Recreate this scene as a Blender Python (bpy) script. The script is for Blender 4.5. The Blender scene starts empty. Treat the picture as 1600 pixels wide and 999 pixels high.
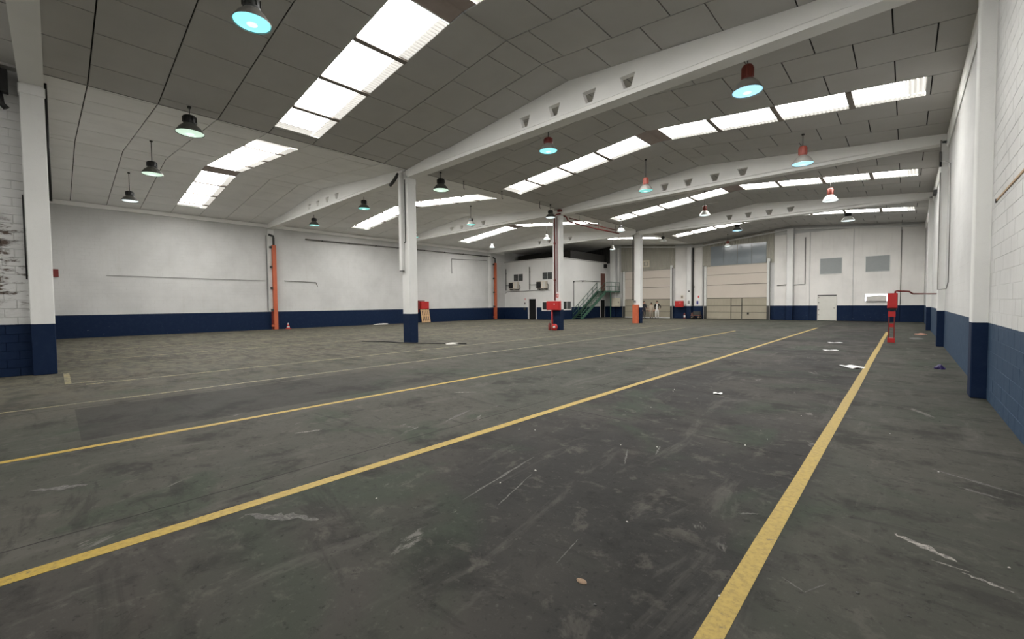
import bpy, bmesh, math, random
from mathutils import Vector, Matrix
from mathutils.geometry import tessellate_polygon

random.seed(7)
scene = bpy.context.scene
col = scene.collection

# ------------------------------------------------------------------ camera
F_PX, YAW, PITCH, ROLL, CAM_H = 663.254, .748, .0366, .0096, 1.6
fw = Vector((-math.sin(YAW)*math.cos(PITCH), math.cos(YAW)*math.cos(PITCH), -math.sin(PITCH)))
rt0 = Vector((math.cos(YAW), math.sin(YAW), 0)); dn0 = fw.cross(rt0)
rt = rt0*math.cos(ROLL) + dn0*math.sin(ROLL)
dn = -rt0*math.sin(ROLL) + dn0*math.cos(ROLL)
cam_data = bpy.data.cameras.new('camera')
cam_data.sensor_fit = 'HORIZONTAL'; cam_data.sensor_width = 36.0
cam_data.lens = F_PX/1600*36.0
cam_data.clip_start = .05; cam_data.clip_end = 300
cam = bpy.data.objects.new('camera', cam_data); col.objects.link(cam)
up, bk = -dn, -fw
cam.matrix_world = Matrix(((rt.x, up.x, bk.x, 0), (rt.y, up.y, bk.y, 0), (rt.z, up.z, bk.z, CAM_H), (0, 0, 0, 1)))
scene.camera = cam

# ------------------------------------------------------------------ world, exposure
world = bpy.data.worlds.new('world'); scene.world = world; world.use_nodes = True
wb = world.node_tree.nodes['Background']
wb.inputs[0].default_value = (.75, .82, .9, 1); wb.inputs[1].default_value = 1.0
SKY_L = 31.0            # radiance of the daylit translucent roof sheets
scene.view_settings.view_transform = 'Standard'
scene.view_settings.look = 'None'
scene.view_settings.gamma = 1.0
scene.view_settings.use_curve_mapping = False
scene.view_settings.exposure = 0.0

# ------------------------------------------------------------------ dimensions
YB = [-.19, 10.30, 20.78, 31.27]          # bay lines
XC = -15.18                                # right face of the middle column row
XW = .97                                   # right wall face
XL = -32.2                                 # left wall face
YF = 42.7                                  # far wall face
Y_NEAR = -10.7                              # wall behind the camera
RIDGE_R, ZR = -7.2, 7.97
RIDGE_L, ZL = -23.7, 8.03
SL = .0963
VALLEY = -15.2
DADO = 1.23
def ceil_z(x):
    return ZR - SL*abs(x - RIDGE_R) if x > VALLEY else ZL - SL*abs(x - RIDGE_L)

# ------------------------------------------------------------------ helpers
def tag(o, label=None, cat=None, group=None, kind=None):
    if label: o['label'] = label
    if cat: o['category'] = cat
    if group: o['group'] = group
    if kind: o['kind'] = kind
    return o
def empty(name, loc=(0, 0, 0), rz=0, label=None, cat=None, group=None, kind=None):
    o = bpy.data.objects.new(name, None); col.objects.link(o)
    o.location = loc; o.rotation_euler = (0, 0, rz); o.empty_display_size = .1
    return tag(o, label, cat, group, kind)

class MB:
    def __init__(s): s.v = []; s.f = []; s.sm = []; s.mi = []; s.cur = 0
    def add(s, vs, fs, smooth=False):
        b = len(s.v); s.v += [tuple(p) for p in vs]
        for f in fs: s.f.append([i+b for i in f]); s.sm.append(smooth); s.mi.append(s.cur)
        return s
    def box(s, x0, x1, y0, y1, z0, z1):
        v = [(x, y, z) for z in (z0, z1) for y in (y0, y1) for x in (x0, x1)]
        return s.add(v, [(0, 2, 3, 1), (4, 5, 7, 6), (0, 1, 5, 4), (2, 6, 7, 3), (0, 4, 6, 2), (1, 3, 7, 5)])
    def bbox(s, x0, x1, y0, y1, z0, z1, b=.01):
        """box with chamfered vertical and horizontal edges"""
        bm = bmesh.new(); bmesh.ops.create_cube(bm, size=1)
        for v in bm.verts:
            v.co = Vector((x0+(v.co.x+.5)*(x1-x0), y0+(v.co.y+.5)*(y1-y0), z0+(v.co.z+.5)*(z1-z0)))
        bmesh.ops.bevel(bm, geom=bm.edges[:], offset=b, segments=1, affect='EDGES')
        bm.verts.index_update()
        s.add([v.co[:] for v in bm.verts], [[v.index for v in f.verts] for f in bm.faces]); bm.free(); return s
    def lathe(s, prof, c=(0, 0, 0), n=20, caps=True, smooth=True):
        b = []; fs = []
        for r, z in prof:
            for i in range(n):
                a = 2*math.pi*i/n; b.append((c[0]+r*math.cos(a), c[1]+r*math.sin(a), c[2]+z))
        m = len(prof)
        for j in range(m-1):
            for i in range(n):
                k = (i+1) % n; fs.append((j*n+i, j*n+k, (j+1)*n+k, (j+1)*n+i))
        base = len(s.v); s.add(b, fs, smooth)
        if caps:
            s.f.append([base+i for i in reversed(range(n))]); s.sm.append(False); s.mi.append(s.cur)
            s.f.append([base+(m-1)*n+i for i in range(n)]); s.sm.append(False); s.mi.append(s.cur)
        return s
    def tube(s, pts, r, n=8, smooth=True):
        pts = [Vector(p) for p in pts]; rr = r if isinstance(r, (list, tuple)) else [r]*len(pts)
        b = []; prev = None
        for i, p in enumerate(pts):
            d = (pts[min(i+1, len(pts)-1)] - pts[max(i-1, 0)]).normalized()
            if prev is None:
                u = d.orthogonal().normalized()
            else:
                u = (prev - d*prev.dot(d)).normalized()
            prev = u; w = d.cross(u)
            for k in range(n):
                a = 2*math.pi*k/n; q = p + (u*math.cos(a) + w*math.sin(a))*rr[i]; b.append(q[:])
        fs = []
        for j in range(len(pts)-1):
            for i in range(n):
                k = (i+1) % n; fs.append((j*n+i, j*n+k, (j+1)*n+k, (j+1)*n+i))
        base = len(s.v); s.add(b, fs, smooth)
        s.f.append([base+i for i in reversed(range(n))]); s.sm.append(False); s.mi.append(s.cur)
        s.f.append([base+(len(pts)-1)*n+i for i in range(n)]); s.sm.append(False); s.mi.append(s.cur)
        return s
    def prism(s, poly, axis, a0, a1):
        """extrude 2d polygon; axis 'x': poly=(y,z); 'y': (x,z); 'z': (x,y)"""
        def P(p, a): return {'x': (a, p[0], p[1]), 'y': (p[0], a, p[1]), 'z': (p[0], p[1], a)}[axis]
        n = len(poly); v = [P(p, a0) for p in poly] + [P(p, a1) for p in poly]
        fs = [(i, (i+1) % n, n+(i+1) % n, n+i) for i in range(n)] + [tuple(reversed(range(n))), tuple(range(n, 2*n))]
        return s.add(v, fs)
    def mesh(s, name, mats):
        me = bpy.data.meshes.new(name); me.from_pydata(s.v, [], s.f)
        for m in (mats if isinstance(mats, (list, tuple)) else [mats]): me.materials.append(m)
        me.polygons.foreach_set('use_smooth', s.sm); me.polygons.foreach_set('material_index', s.mi)
        bm = bmesh.new(); bm.from_mesh(me); bmesh.ops.recalc_face_normals(bm, faces=bm.faces); bm.to_mesh(me); bm.free()
        me.update(); return me
    def build(s, name, mats, parent=None, loc=(0, 0, 0), rz=0, **t):
        o = bpy.data.objects.new(name, s.mesh(name, mats)); col.objects.link(o)
        o.location = loc; o.rotation_euler = (0, 0, rz)
        if parent: o.parent = parent
        return tag(o, **t)
def B(name, mat, x0, x1, y0, y1, z0, z1, parent=None, bev=0, **t):
    m = MB()
    m.bbox(x0, x1, y0, y1, z0, z1, bev) if bev else m.box(x0, x1, y0, y1, z0, z1)
    return m.build(name, mat, parent, **t)
def copy_of(o, parent=None, loc=None):
    c = o.copy(); col.objects.link(c); c.parent = parent
    if loc is not None: c.location = loc
    return c

# ------------------------------------------------------------------ materials
class NT:
    def __init__(s, name):
        s.m = bpy.data.materials.new(name); s.m.use_nodes = True; s.t = s.m.node_tree
        s.b = s.t.nodes['Principled BSDF']; s.out = s.t.nodes['Material Output']
    def n(s, typ, **p):
        x = s.t.nodes.new(typ)
        for k, v in p.items(): setattr(x, k, v)
        return x
    def l(s, a, b): s.t.links.new(a, b)
    def setin(s, sock, v):
        if hasattr(v, 'links') or hasattr(v, 'is_linked'): s.l(v, sock)
        else: sock.default_value = v
    def math(s, op, a, b=0.0, clamp=False):
        x = s.n('ShaderNodeMath', operation=op, use_clamp=clamp); s.setin(x.inputs[0], a); s.setin(x.inputs[1], b); return x.outputs[0]
    def mix(s, fac, a, b, blend='MIX'):
        x = s.n('ShaderNodeMix', data_type='RGBA', blend_type=blend); x.clamp_factor = True
        s.setin(x.inputs[0], fac)
        s.setin(x.inputs[6], a if hasattr(a, 'is_linked') else (*a, 1)[:4]); s.setin(x.inputs[7], b if hasattr(b, 'is_linked') else (*b, 1)[:4])
        return x.outputs[2]
    def pos(s): return s.n('ShaderNodeNewGeometry').outputs['Position']
    def xyz(s, v):
        x = s.n('ShaderNodeSeparateXYZ'); s.l(v, x.inputs[0]); return x.outputs
    def vec(s, a, b, c=0.0):
        x = s.n('ShaderNodeCombineXYZ'); s.setin(x.inputs[0], a); s.setin(x.inputs[1], b); s.setin(x.inputs[2], c); return x.outputs[0]
    def noise(s, v, scale, detail=3, rough=.55, dist=0):
        x = s.n('ShaderNodeTexNoise'); s.l(v, x.inputs['Vector']); x.inputs['Scale'].default_value = scale
        x.inputs['Detail'].default_value = detail; x.inputs['Roughness'].default_value = rough; x.inputs['Distortion'].default_value = dist
        return x.outputs['Fac']
    def ramp(s, fac, a, b):
        x = s.n('ShaderNodeMapRange', interpolation_type='SMOOTHSTEP'); s.setin(x.inputs[0], fac)
        x.inputs[1].default_value = a; x.inputs[2].default_value = b; return x.outputs[0]
    def bump(s, h, strength, dist=.01):
        x = s.n('ShaderNodeBump'); x.inputs['Strength'].default_value = strength; x.inputs['Distance'].default_value = dist
        s.l(h, x.inputs['Height']); s.l(x.outputs[0], s.b.inputs['Normal'])
    def base(s, c): s.setin(s.b.inputs['Base Color'], c if hasattr(c, 'is_linked') else (*c, 1)[:4])
    def rough(s, r): s.setin(s.b.inputs['Roughness'], r)

def lin(r, g, b):
    f = lambda c: ((c/255+.055)/1.055)**2.4 if c > 10 else c/255/12.92
    return (f(r), f(g), f(b))

def plain(name, c, rough=.6, metal=0, var=.12, scale=6, bump=0, spec=.4):
    t = NT(name); p = t.pos()
    n = t.noise(p, scale, 3)
    k = tuple(x*(1-var) for x in c); h = tuple(min(1, x*(1+var)) for x in c)
    t.base(t.mix(n, k, h)); t.rough(rough); t.b.inputs['Metallic'].default_value = metal
    t.b.inputs['Specular IOR Level'].default_value = spec
    if bump: t.bump(t.noise(p, scale*6, 2), bump)
    return t.m
def glow(name, c, strength, edge=None):
    t = NT(name); t.base(c); t.rough(.3)
    t.b.inputs['Emission Color'].default_value = (*c, 1); t.b.inputs['Emission Strength'].default_value = strength
    return t.m

BLUE = (.004, .013, .040)
WHITE = (.55, .549, .537)
def wall_mat(name, axis, bricks=True, dado=True, white=WHITE, dirt=.12, stain=0, blue=BLUE, fade=.10):
    t = NT(name); p = t.pos(); x, y, z = t.xyz(p)
    a = y if axis == 'x' else x
    uv = t.vec(a, z)
    n1 = t.noise(p, .7, 4); n2 = t.noise(p, 9, 4)
    c = t.mix(t.math('MULTIPLY', t.ramp(n1, .35, .75), 1.0), white, tuple(v*(1-dirt) for v in white))
    c = t.mix(t.math('MULTIPLY', t.ramp(n2, .55, .8), .25), c, tuple(v*.8 for v in white))
    # vertical dust runs
    vr = t.noise(t.vec(t.math('MULTIPLY', a, 5), t.math('MULTIPLY', z, .35)), 1.0, 3)
    c = t.mix(t.math('MULTIPLY', t.ramp(vr, .5, .85), .22), c, (.42, .40, .36))
    if stain:
        st = t.noise(t.vec(t.math('MULTIPLY', a, 2.6), t.math('MULTIPLY', z, 6.5)), 1.2, 5, .7, .3)
        st = t.math('ADD', st, t.math('MULTIPLY', t.ramp(a, -.45, -.95), .12))
        zone = t.math('MULTIPLY', t.ramp(z, 1.3, 2.0), t.math('SUBTRACT', 1, t.ramp(z, 3.4, 4.0)))
        c = t.mix(t.math('MULTIPLY', t.math('MULTIPLY', t.ramp(st, .54, .68), zone), .95), c, (.06, .038, .025))
    b = blue
    scuff = t.noise(p, 5, 5, .65)
    bl = t.mix(t.math('MULTIPLY', t.ramp(scuff, .45, .8), fade), b, (.055, .085, .13))
    chips = t.noise(t.vec(t.math('MULTIPLY', a, 3.5), t.math('MULTIPLY', z, 4)), 2, 4, .6)
    bl = t.mix(t.math('MULTIPLY', t.math('MULTIPLY', t.ramp(chips, .68, .74), t.math('SUBTRACT', 1, t.ramp(z, .3, .8))), .6), bl, (.3, .33, .36))
    hgt = None
    if bricks:
        br = t.n('ShaderNodeTexBrick'); t.l(uv, br.inputs['Vector']); br.offset = .5
        br.inputs['Scale'].default_value = 1; br.inputs['Brick Width'].default_value = .4; br.inputs['Row Height'].default_value = .2
        br.inputs['Mortar Size'].default_value = .006; br.inputs['Mortar Smooth'].default_value = .4
        f = br.outputs['Fac']
        jn = t.ramp(t.noise(p, 2.2, 3), .35, .65)
        c = t.mix(t.math('MULTIPLY', t.math('MULTIPLY', f, jn), .38), c, (.36, .35, .33))
        hgt = t.math('MULTIPLY', f, -1)
    if dado:
        edge = t.math('ADD', DADO, t.math('MULTIPLY', t.math('SUBTRACT', t.noise(p, 14, 2), .5), .012))
        c = t.mix(t.math('LESS_THAN', z, edge), c, bl)
    t.base(c); t.rough(.68); t.b.inputs['Specular IOR Level'].default_value = .15
    fine = t.noise(p, 60, 3)
    t.bump(t.math('ADD', t.math('MULTIPLY', fine, .35), hgt) if hgt is not None else fine, .35, .006)
    return t.m

M = {}
M['wall_x'] = wall_mat('painted_block_wall_lengthwise', 'x')
FADED = (.026, .05, .088)
M['wall_r'] = wall_mat('painted_block_wall_faded_dado', 'x', blue=FADED, fade=.6)
M['wall_y'] = wall_mat('painted_block_wall_crosswise', 'y')
M['block'] = wall_mat('painted_block', 'x', bricks=False, blue=FADED, fade=.6)
M['stained'] = wall_mat('stained_painted_block', 'x', bricks=False, stain=1, dirt=.2)
M['precast'] = wall_mat('painted_precast_panel', 'y', bricks=False, white=(.72, .70, .67))
M['pillar'] = wall_mat('painted_concrete_pillar', 'x', bricks=False, white=(.69, .688, .668), dirt=.08)
M['office'] = wall_mat('office_plaster', 'y', bricks=False, white=(.66, .655, .635), dirt=.06)
M['mortar'] = plain('wall_mortar', (.46, .45, .43), .8)
M['beam'] = plain('painted_concrete_beam', (.84, .835, .81), .7, var=.06, scale=1.1, bump=.15)
M['steel_white'] = plain('white_painted_steel', (.6, .6, .58), .45)
M['trim'] = plain('gutter_trim_paint', (.42, .41, .39), .6)
M['dark'] = plain('dark_grey_metal', (.035, .035, .033), .5)
M['black'] = plain('black_plastic', (.008, .008, .008), .5)
M['void'] = plain('unlit_doorway_black', (.003, .003, .003), .9)
M['conduit'] = plain('grey_conduit', (.17, .165, .155), .5)
M['red'] = plain('fire_red_paint', (.40, .018, .017), .45)
M['red_dark'] = plain('dark_red_paint', (.16, .02, .016), .5)
M['red_lamp'] = plain('lamp_red_housing', (.17, .032, .02), .5)
M['orange'] = plain('orange_paint', (.46, .105, .045), .5)
M['green'] = plain('green_painted_steel', (.045, .11, .075), .5)
M['brown'] = plain('brown_door', (.13, .055, .04), .6)
M['rust'] = plain('rusty_orange_timber', (.40, .27, .16), .8, var=.35, scale=20)
M['wood'] = plain('pale_pallet_wood', (.55, .36, .2), .8, var=.3, scale=14)
M['cabinet'] = plain('cream_steel_cabinet', (.62, .58, .46), .5)
M['ac'] = plain('beige_unit_casing', (.58, .53, .45), .5)
M['alu'] = plain('grey_aluminium_reflector', (.30, .29, .27), .38, metal=.55)
M['alu_dark'] = plain('dark_aluminium_reflector', (.10, .10, .09), .4, metal=.5)
M['alu_white'] = plain('white_enamel_reflector', (.72, .72, .69), .4)
M['window_grey'] = plain('frosted_grey_glass', (.27, .285, .285), .25, var=.06)
M['glass_blue'] = plain('reflective_blue_grey_glass', (.20, .225, .245), .15, var=.18, scale=.7, spec=.7)
M['glass_dark'] = plain('dark_window_glass', (.03, .033, .033), .15)
M['louver'] = plain('dark_grey_louver', (.075, .078, .078), .5)
M['sheet'] = plain('beige_corrugated_sheet', (.33, .315, .265), .6, var=.14, scale=1.2)
M['sheet_shade'] = plain('shaded_corrugated_sheet', (.03, .028, .026), .8)  # near-black colour holds the shade above the offices
M['door_pink'] = plain('pale_beige_door_panel', (.50, .445, .385), .55, var=.07, scale=.9)
M['door_olive'] = plain('olive_beige_door_panel', (.31, .28, .215), .6, var=.12, scale=1.4)
M['door_white'] = plain('off_white_door', (.60, .59, .54), .6, var=.06, scale=3)
M['purlin'] = plain('grey_brown_purlin', (.26, .23, .205), .8)
M['ridge'] = plain('brown_fibre_cement', (.36, .30, .275), .85)
M['joint'] = plain('dark_joint_gap', (.03, .029, .027), .9)
M['paper'] = plain('white_paper', (.75, .75, .73), .8)
M['cardboard'] = plain('torn_cardboard', (.26, .18, .12), .9)
M['pink'] = plain('pinkish_cardboard', (.55, .28, .2), .9)
M['purple'] = plain('dark_purple_plastic', (.03, .02, .09), .35)
M['rubble'] = plain('pale_rubble', (.55, .53, .49), .9)
M['sign_white'] = plain('sign_white', (.72, .7, .68), .5)
M['sign_red'] = plain('sign_red', (.5, .04, .03), .5)
M['sign_blue'] = plain('sign_blue', (.03, .04, .2), .5)
M['yellow_sign'] = plain('sign_yellowed', (.55, .5, .38), .6)
M['skin'] = plain('skin', (.45, .25, .17), .6)
M['hair'] = plain('dark_hair', (.02, .014, .01), .7)
M['cloth_black'] = plain('black_cloth', (.010, .010, .011), .85)
M['cloth_dark'] = plain('very_dark_cloth', (.014, .014, .018), .85)
M['cloth_white'] = plain('white_cloth', (.72, .71, .68), .85)
M['cloth_beige'] = plain('beige_cloth', (.45, .38, .3), .85)
M['shoe'] = plain('dark_shoe', (.03, .025, .025), .6)

def ceil_mat(name, c):
    t = NT(name); p = t.pos()
    rnd = t.n('ShaderNodeObjectInfo').outputs['Random']
    n = t.noise(p, 1.3, 3); sp = t.noise(p, 16, 4, .7)
    k = t.mix(n, tuple(v*.90 for v in c), tuple(v*1.08 for v in c))
    k = t.mix(t.math('MULTIPLY', t.ramp(sp, .68, .76), .12), k, tuple(v*.5 for v in c))
    k = t.mix(t.math('MULTIPLY', rnd, .10), k, tuple(v*.75 for v in c))
    t.base(k); t.rough(.85); t.b.inputs['Specular IOR Level'].default_value = .2
    t.bump(t.noise(p, 45, 3), .2, .004)
    return t.m
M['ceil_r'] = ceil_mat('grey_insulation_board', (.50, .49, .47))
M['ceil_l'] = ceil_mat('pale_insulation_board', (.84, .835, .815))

def sky_mat():
    t = NT('daylit_translucent_sheet'); p = t.pos(); x, y, z = t.xyz(p)
    d = t.noise(p, 1.6, 3)
    # stripes in the emission stand in for the shading of the corrugation
    w = t.math('SINE', t.math('MULTIPLY', x, 2*math.pi/.105))
    k = t.math('ADD', .80, t.math('MULTIPLY', w, .20))
    k = t.math('MULTIPLY', k, t.math('ADD', .72, t.math('MULTIPLY', d, .56)))
    t.base((.7, .7, .66)); t.rough(.5)
    t.b.inputs['Emission Color'].default_value = (1.0, .985, .955, 1)
    t.l(t.math('MULTIPLY', k, SKY_L), t.b.inputs['Emission Strength'])
    return t.m
M['sky'] = sky_mat()
t = NT('doubled_translucent_sheet'); p = t.pos(); x, y, z = t.xyz(p)
w = t.math('ADD', .72, t.math('MULTIPLY', t.math('SINE', t.math('MULTIPLY', x, 2*math.pi/.105)), .20))  # rib shading put into the emission here too
t.base((.62, .6, .54)); t.b.inputs['Emission Color'].default_value = (1, .965, .90, 1); t.l(w, t.b.inputs['Emission Strength']); M['sky_dim'] = t.m

def floor_mat():
    t = NT('worn_concrete'); p = t.pos(); x, y, z = t.xyz(p)
    big = t.noise(p, .22, 4, .6, .5); mid = t.noise(p, 1.1, 6, .66); fine = t.noise(p, 14, 6, .75); grit = t.noise(p, 70, 4, .8)
    m3 = t.noise(p, 3.2, 6, .7, .4)
    st = t.noise(t.vec(t.math('MULTIPLY', x, 2.2), t.math('MULTIPLY', y, .45)), 1.0, 6, .68, .6)
    st2 = t.noise(t.vec(t.math('MULTIPLY', x, .5), t.math('MULTIPLY', y, 2.4)), 1.0, 6, .68, .6)
    xn = t.math('ADD', x, t.math('MULTIPLY', t.math('SUBTRACT', mid, .5), .35))
    lane = t.math('MULTIPLY', t.ramp(xn, -3.95, -3.75), t.math('SUBTRACT', 1, t.ramp(xn, -.70, -.45)))
    outer = (.050, .052, .043); inner = (.029, .028, .0265)
    c = t.mix(lane, outer, inner)
    c = t.mix(t.math('MULTIPLY', t.ramp(big, .44, .58), .5), c, (.070, .065, .056))
    gr = t.noise(p, .55, 3, .6, .8)
    c = t.mix(t.math('MULTIPLY', t.ramp(gr, .52, .66), .6), c, (.034, .047, .032))
    rd = t.noise(p, .8, 3, .6, .5)
    c = t.mix(t.math('MULTIPLY', t.ramp(rd, .58, .72), .22), c, (.055, .045, .038))
    c = t.mix(t.math('MULTIPLY', t.ramp(mid, .52, .64), .6), c, (.021, .020, .019))
    c = t.mix(t.math('MULTIPLY', t.ramp(m3, .55, .68), .5), c, (.019, .018, .017))
    c = t.mix(t.math('MULTIPLY', t.math('SUBTRACT', 1, t.ramp(m3, .34, .45)), .5), c, (.092, .086, .074))
    c = t.mix(t.math('MULTIPLY', t.ramp(st, .55, .66), .36), c, (.100, .095, .084))
    c = t.mix(t.math('MULTIPLY', t.ramp(st2, .56, .66), .5), c, (.020, .019, .018))
    # the left nave is dustier
    dusty = t.math('SUBTRACT', 1, t.ramp(x, -16, -7))
    c = t.mix(t.math('MULTIPLY', dusty, t.math('MULTIPLY', t.ramp(m3, .38, .58), .75)), c, (.140, .126, .094))
    c = t.mix(t.math('MULTIPLY', dusty, t.math('MULTIPLY', t.ramp(st2, .50, .60), .6)), c, (.042, .039, .034))
    c = t.mix(t.math('MULTIPLY', t.ramp(fine, .56, .70), .40), c, (.100, .095, .085))
    c = t.mix(t.math('MULTIPLY', t.math('SUBTRACT', 1, t.ramp(fine, .33, .44)), .55), c, (.013, .0125, .012))
    c = t.mix(t.math('MULTIPLY', t.ramp(grit, .60, .70), .30), c, (.11, .105, .095))
    # white scuffs: thresholded stretched noise
    w1 = t.noise(t.vec(t.math('MULTIPLY', t.math('ADD', x, t.math('MULTIPLY', y, .5)), 1.7), t.math('MULTIPLY', t.math('SUBTRACT', y, x), .5)), 1.6, 7, .72, .3)
    w2 = t.noise(p, .9, 2)
    c = t.mix(t.math('MULTIPLY', t.math('MULTIPLY', t.ramp(w1, .62, .68), t.ramp(w2, .46, .58)), .7), c, (0.1634, 0.1548, 0.1419))
    # dark patch of newer screed next to the third line
    sq = t.math('MULTIPLY', t.math('MULTIPLY', t.math('GREATER_THAN', x, -9.6), t.math('LESS_THAN', x, -7.25)),
                t.math('MULTIPLY', t.math('GREATER_THAN', y, .17), t.math('SUBTRACT', 1, t.ramp(y, 3.2, 7.5))))
    c = t.mix(t.math('MULTIPLY', sq, .6), c, (0.0258, 0.0249, 0.0241))
    # saw cut joints
    j = t.math('LESS_THAN', t.math('ABSOLUTE', t.math('ADD', x, 4.32)), .008)
    j2 = t.math('LESS_THAN', t.math('ABSOLUTE', t.math('ADD', x, 9.75)), .012)
    j3 = t.math('LESS_THAN', t.math('ABSOLUTE', t.math('SUBTRACT', t.math('ADD', y, t.math('MULTIPLY', mid, .16)), 5.3)), .012)
    j3 = t.math('MULTIPLY', j3, t.math('MULTIPLY', lane, t.ramp(t.noise(p, 3, 2), .45, .55)))
    c = t.mix(t.math('MULTIPLY', t.math('MAXIMUM', t.math('MAXIMUM', j, j2), j3), .75), c, (0.0103, 0.0103, 0.0095))
    t.base(c)
    t.rough(t.math('ADD', .55, t.math('MULTIPLY', mid, .3))); t.b.inputs['Specular IOR Level'].default_value = .07
    t.bump(t.math('ADD', fine, t.math('MULTIPLY', mid, .6)), .25, .004)
    return t.m
M['floor'] = floor_mat()

def line_mat(name, col_, wear):
    t = NT(name); p = t.pos()
    n = t.noise(p, 3.0, 6, .75); f = t.noise(p, 26, 4, .7)
    c = t.mix(t.ramp(f, .35, .75), col_, tuple(v*.62 for v in col_))
    c = t.mix(t.math('MULTIPLY', t.ramp(t.math('ADD', n, t.math('MULTIPLY', t.math('SUBTRACT', f, .5), .5)), wear, wear+.12), .85), c, (.06, .056, .045))
    t.base(c); t.rough(.6); return t.m
M['line'] = line_mat('yellow_floor_paint', (.36, .245, .035), .62)
M['line_worn'] = line_mat('worn_yellow_floor_paint', (.24, .20, .095), .44)

# ================================================================== the shell
B('floor', M['floor'], XL-.3, XW+.3, Y_NEAR-.3, YF+.3, -.2, 0, kind='structure', label='worn grey concrete warehouse floor with stains and scuffs')

# --- ceilings --------------------------------------------------------------
SKY_Y = [(4.9, 6.28), (15.2, 16.57), (25.5, 26.86), (35.7, 37.06)]
ROW = 1.38
def rows_for_bay(k):
    y0 = YB[k]; y1 = YB[k+1] if k < 3 else YF
    s0, s1 = SKY_Y[k]
    ys = [s0, s1]; a = s0
    while a - ROW > y0 + .12: a -= ROW; ys.insert(0, a)
    ys.insert(0, y0); a = s1
    while a + ROW < y1 - .12: a += ROW; ys.append(a)
    ys.append(y1)
    return [(ys[i], ys[i+1], abs(ys[i]-s0) < 1e-6) for i in range(len(ys)-1)]
SKY_NEAR = (-8.00, -6.62)  # added rooflight out of view, moved back to balance light on the near pillar
NEAR_ROWS = [(a, b, abs(a-SKY_NEAR[0]) < .01) for a, b in zip([Y_NEAR] + [SKY_NEAR[0]+ROW*i for i in range(-1, 6)], [SKY_NEAR[0]+ROW*i for i in range(-1, 6)] + [YB[0]])]
panel_cache = {}
def slope_pt(ridge, zr, side, d, h=0.0):
    """point at plan distance d from the ridge, h above the board plane"""
    return ridge + side*d, zr - SL*d + h
def screen_area(x, y, z):
    q = Vector((x, y, z-CAM_H)); w = q.dot(fw)
    if w < .8: return 0
    u, v = q.dot(rt)/w*F_PX, q.dot(dn)/w*F_PX
    if abs(u) > 860 or abs(v) > 560: return 0
    return abs(z-CAM_H)/w**3
def make_ceiling(name, ridge, zr, mat, d_lim, rows, label):
    root = empty(name, (ridge, 0, zr), label=label, kind='structure')
    items = []
    back = MB()
    for ri, (y0, y1, sky, spans) in enumerate(rows):
        for side in (-1, 1):
            dl = d_lim[side]
            lim = [(0, dl)]
            if sky and spans.get(side):
                a, b = spans[side]; lim = [(b, dl)]
            for a, b in lim:
                xa, za = slope_pt(ridge, zr, side, a, .045); xb, zb_ = slope_pt(ridge, zr, side, b, .045)
                back.add([(xa, y0, za), (xb, y0, zb_), (xb, y1, zb_), (xa, y1, za)], [(0, 1, 2, 3)])
                cuts = [a]; off = 0 if ri % 2 else ROW/2
                c = off
                while c < b - .05:
                    if c > a + .05: cuts.append(c)
                    c += ROW
                cuts.append(b)
                for i in range(len(cuts)-1):
                    g = .014
                    items.append((cuts[i]+g, cuts[i+1]-g, y0+.014, y1-.014, side))
    items.sort(key=lambda t: -screen_area(ridge+t[4]*(t[0]+t[1])/2, (t[2]+t[3])/2, zr-SL*(t[0]+t[1])/2))
    rest = MB()
    for i, (d0, d1, y0, y1, side) in enumerate(items):
        if d1-d0 < .03 or y1-y0 < .03: continue
        dm, ym = (d0+d1)/2, (y0+y1)/2
        hw, hl = (d1-d0)/2, (y1-y0)/2
        x, z = slope_pt(ridge, zr, side, dm)
        jz = random.uniform(-.004, .004)
        if i < 290:
            key = (mat.name, round(hw, 3), round(hl, 3), side)
            if key not in panel_cache:
                mb = MB(); sl = -SL*side
                v = [(sx*hw, sy*hl, sl*sx*hw + h) for h in (0, .03) for sy in (-1, 1) for sx in (-1, 1)]
                mb.add(v, [(0, 2, 3, 1), (4, 5, 7, 6), (0, 1, 5, 4), (2, 6, 7, 3), (0, 4, 6, 2), (1, 3, 7, 5)])
                panel_cache[key] = mb.mesh('ceiling_panel', mat)
            o = bpy.data.objects.new('ceiling_panel', panel_cache[key]); col.objects.link(o)
            o.parent = root; o.location = (x-ridge, ym, z+jz-zr)
            o.rotation_euler = (random.uniform(-.002, .002), random.uniform(-.002, .002), 0)
        else:
            sl = -SL*side
            v = [(x+sx*hw-ridge, ym+sy*hl, z+sl*sx*hw+h-zr) for h in (0, .03) for sy in (-1, 1) for sx in (-1, 1)]
            rest.add(v, [(0, 2, 3, 1), (4, 5, 7, 6), (0, 1, 5, 4), (2, 6, 7, 3), (0, 4, 6, 2), (1, 3, 7, 5)])
    if rest.v: rest.build('far_ceiling_panels', mat, root, kind='stuff')
    o = back.build('ceiling_backing', M['joint'], root); o.location = (-ridge, 0, -zr)
    return root

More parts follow.
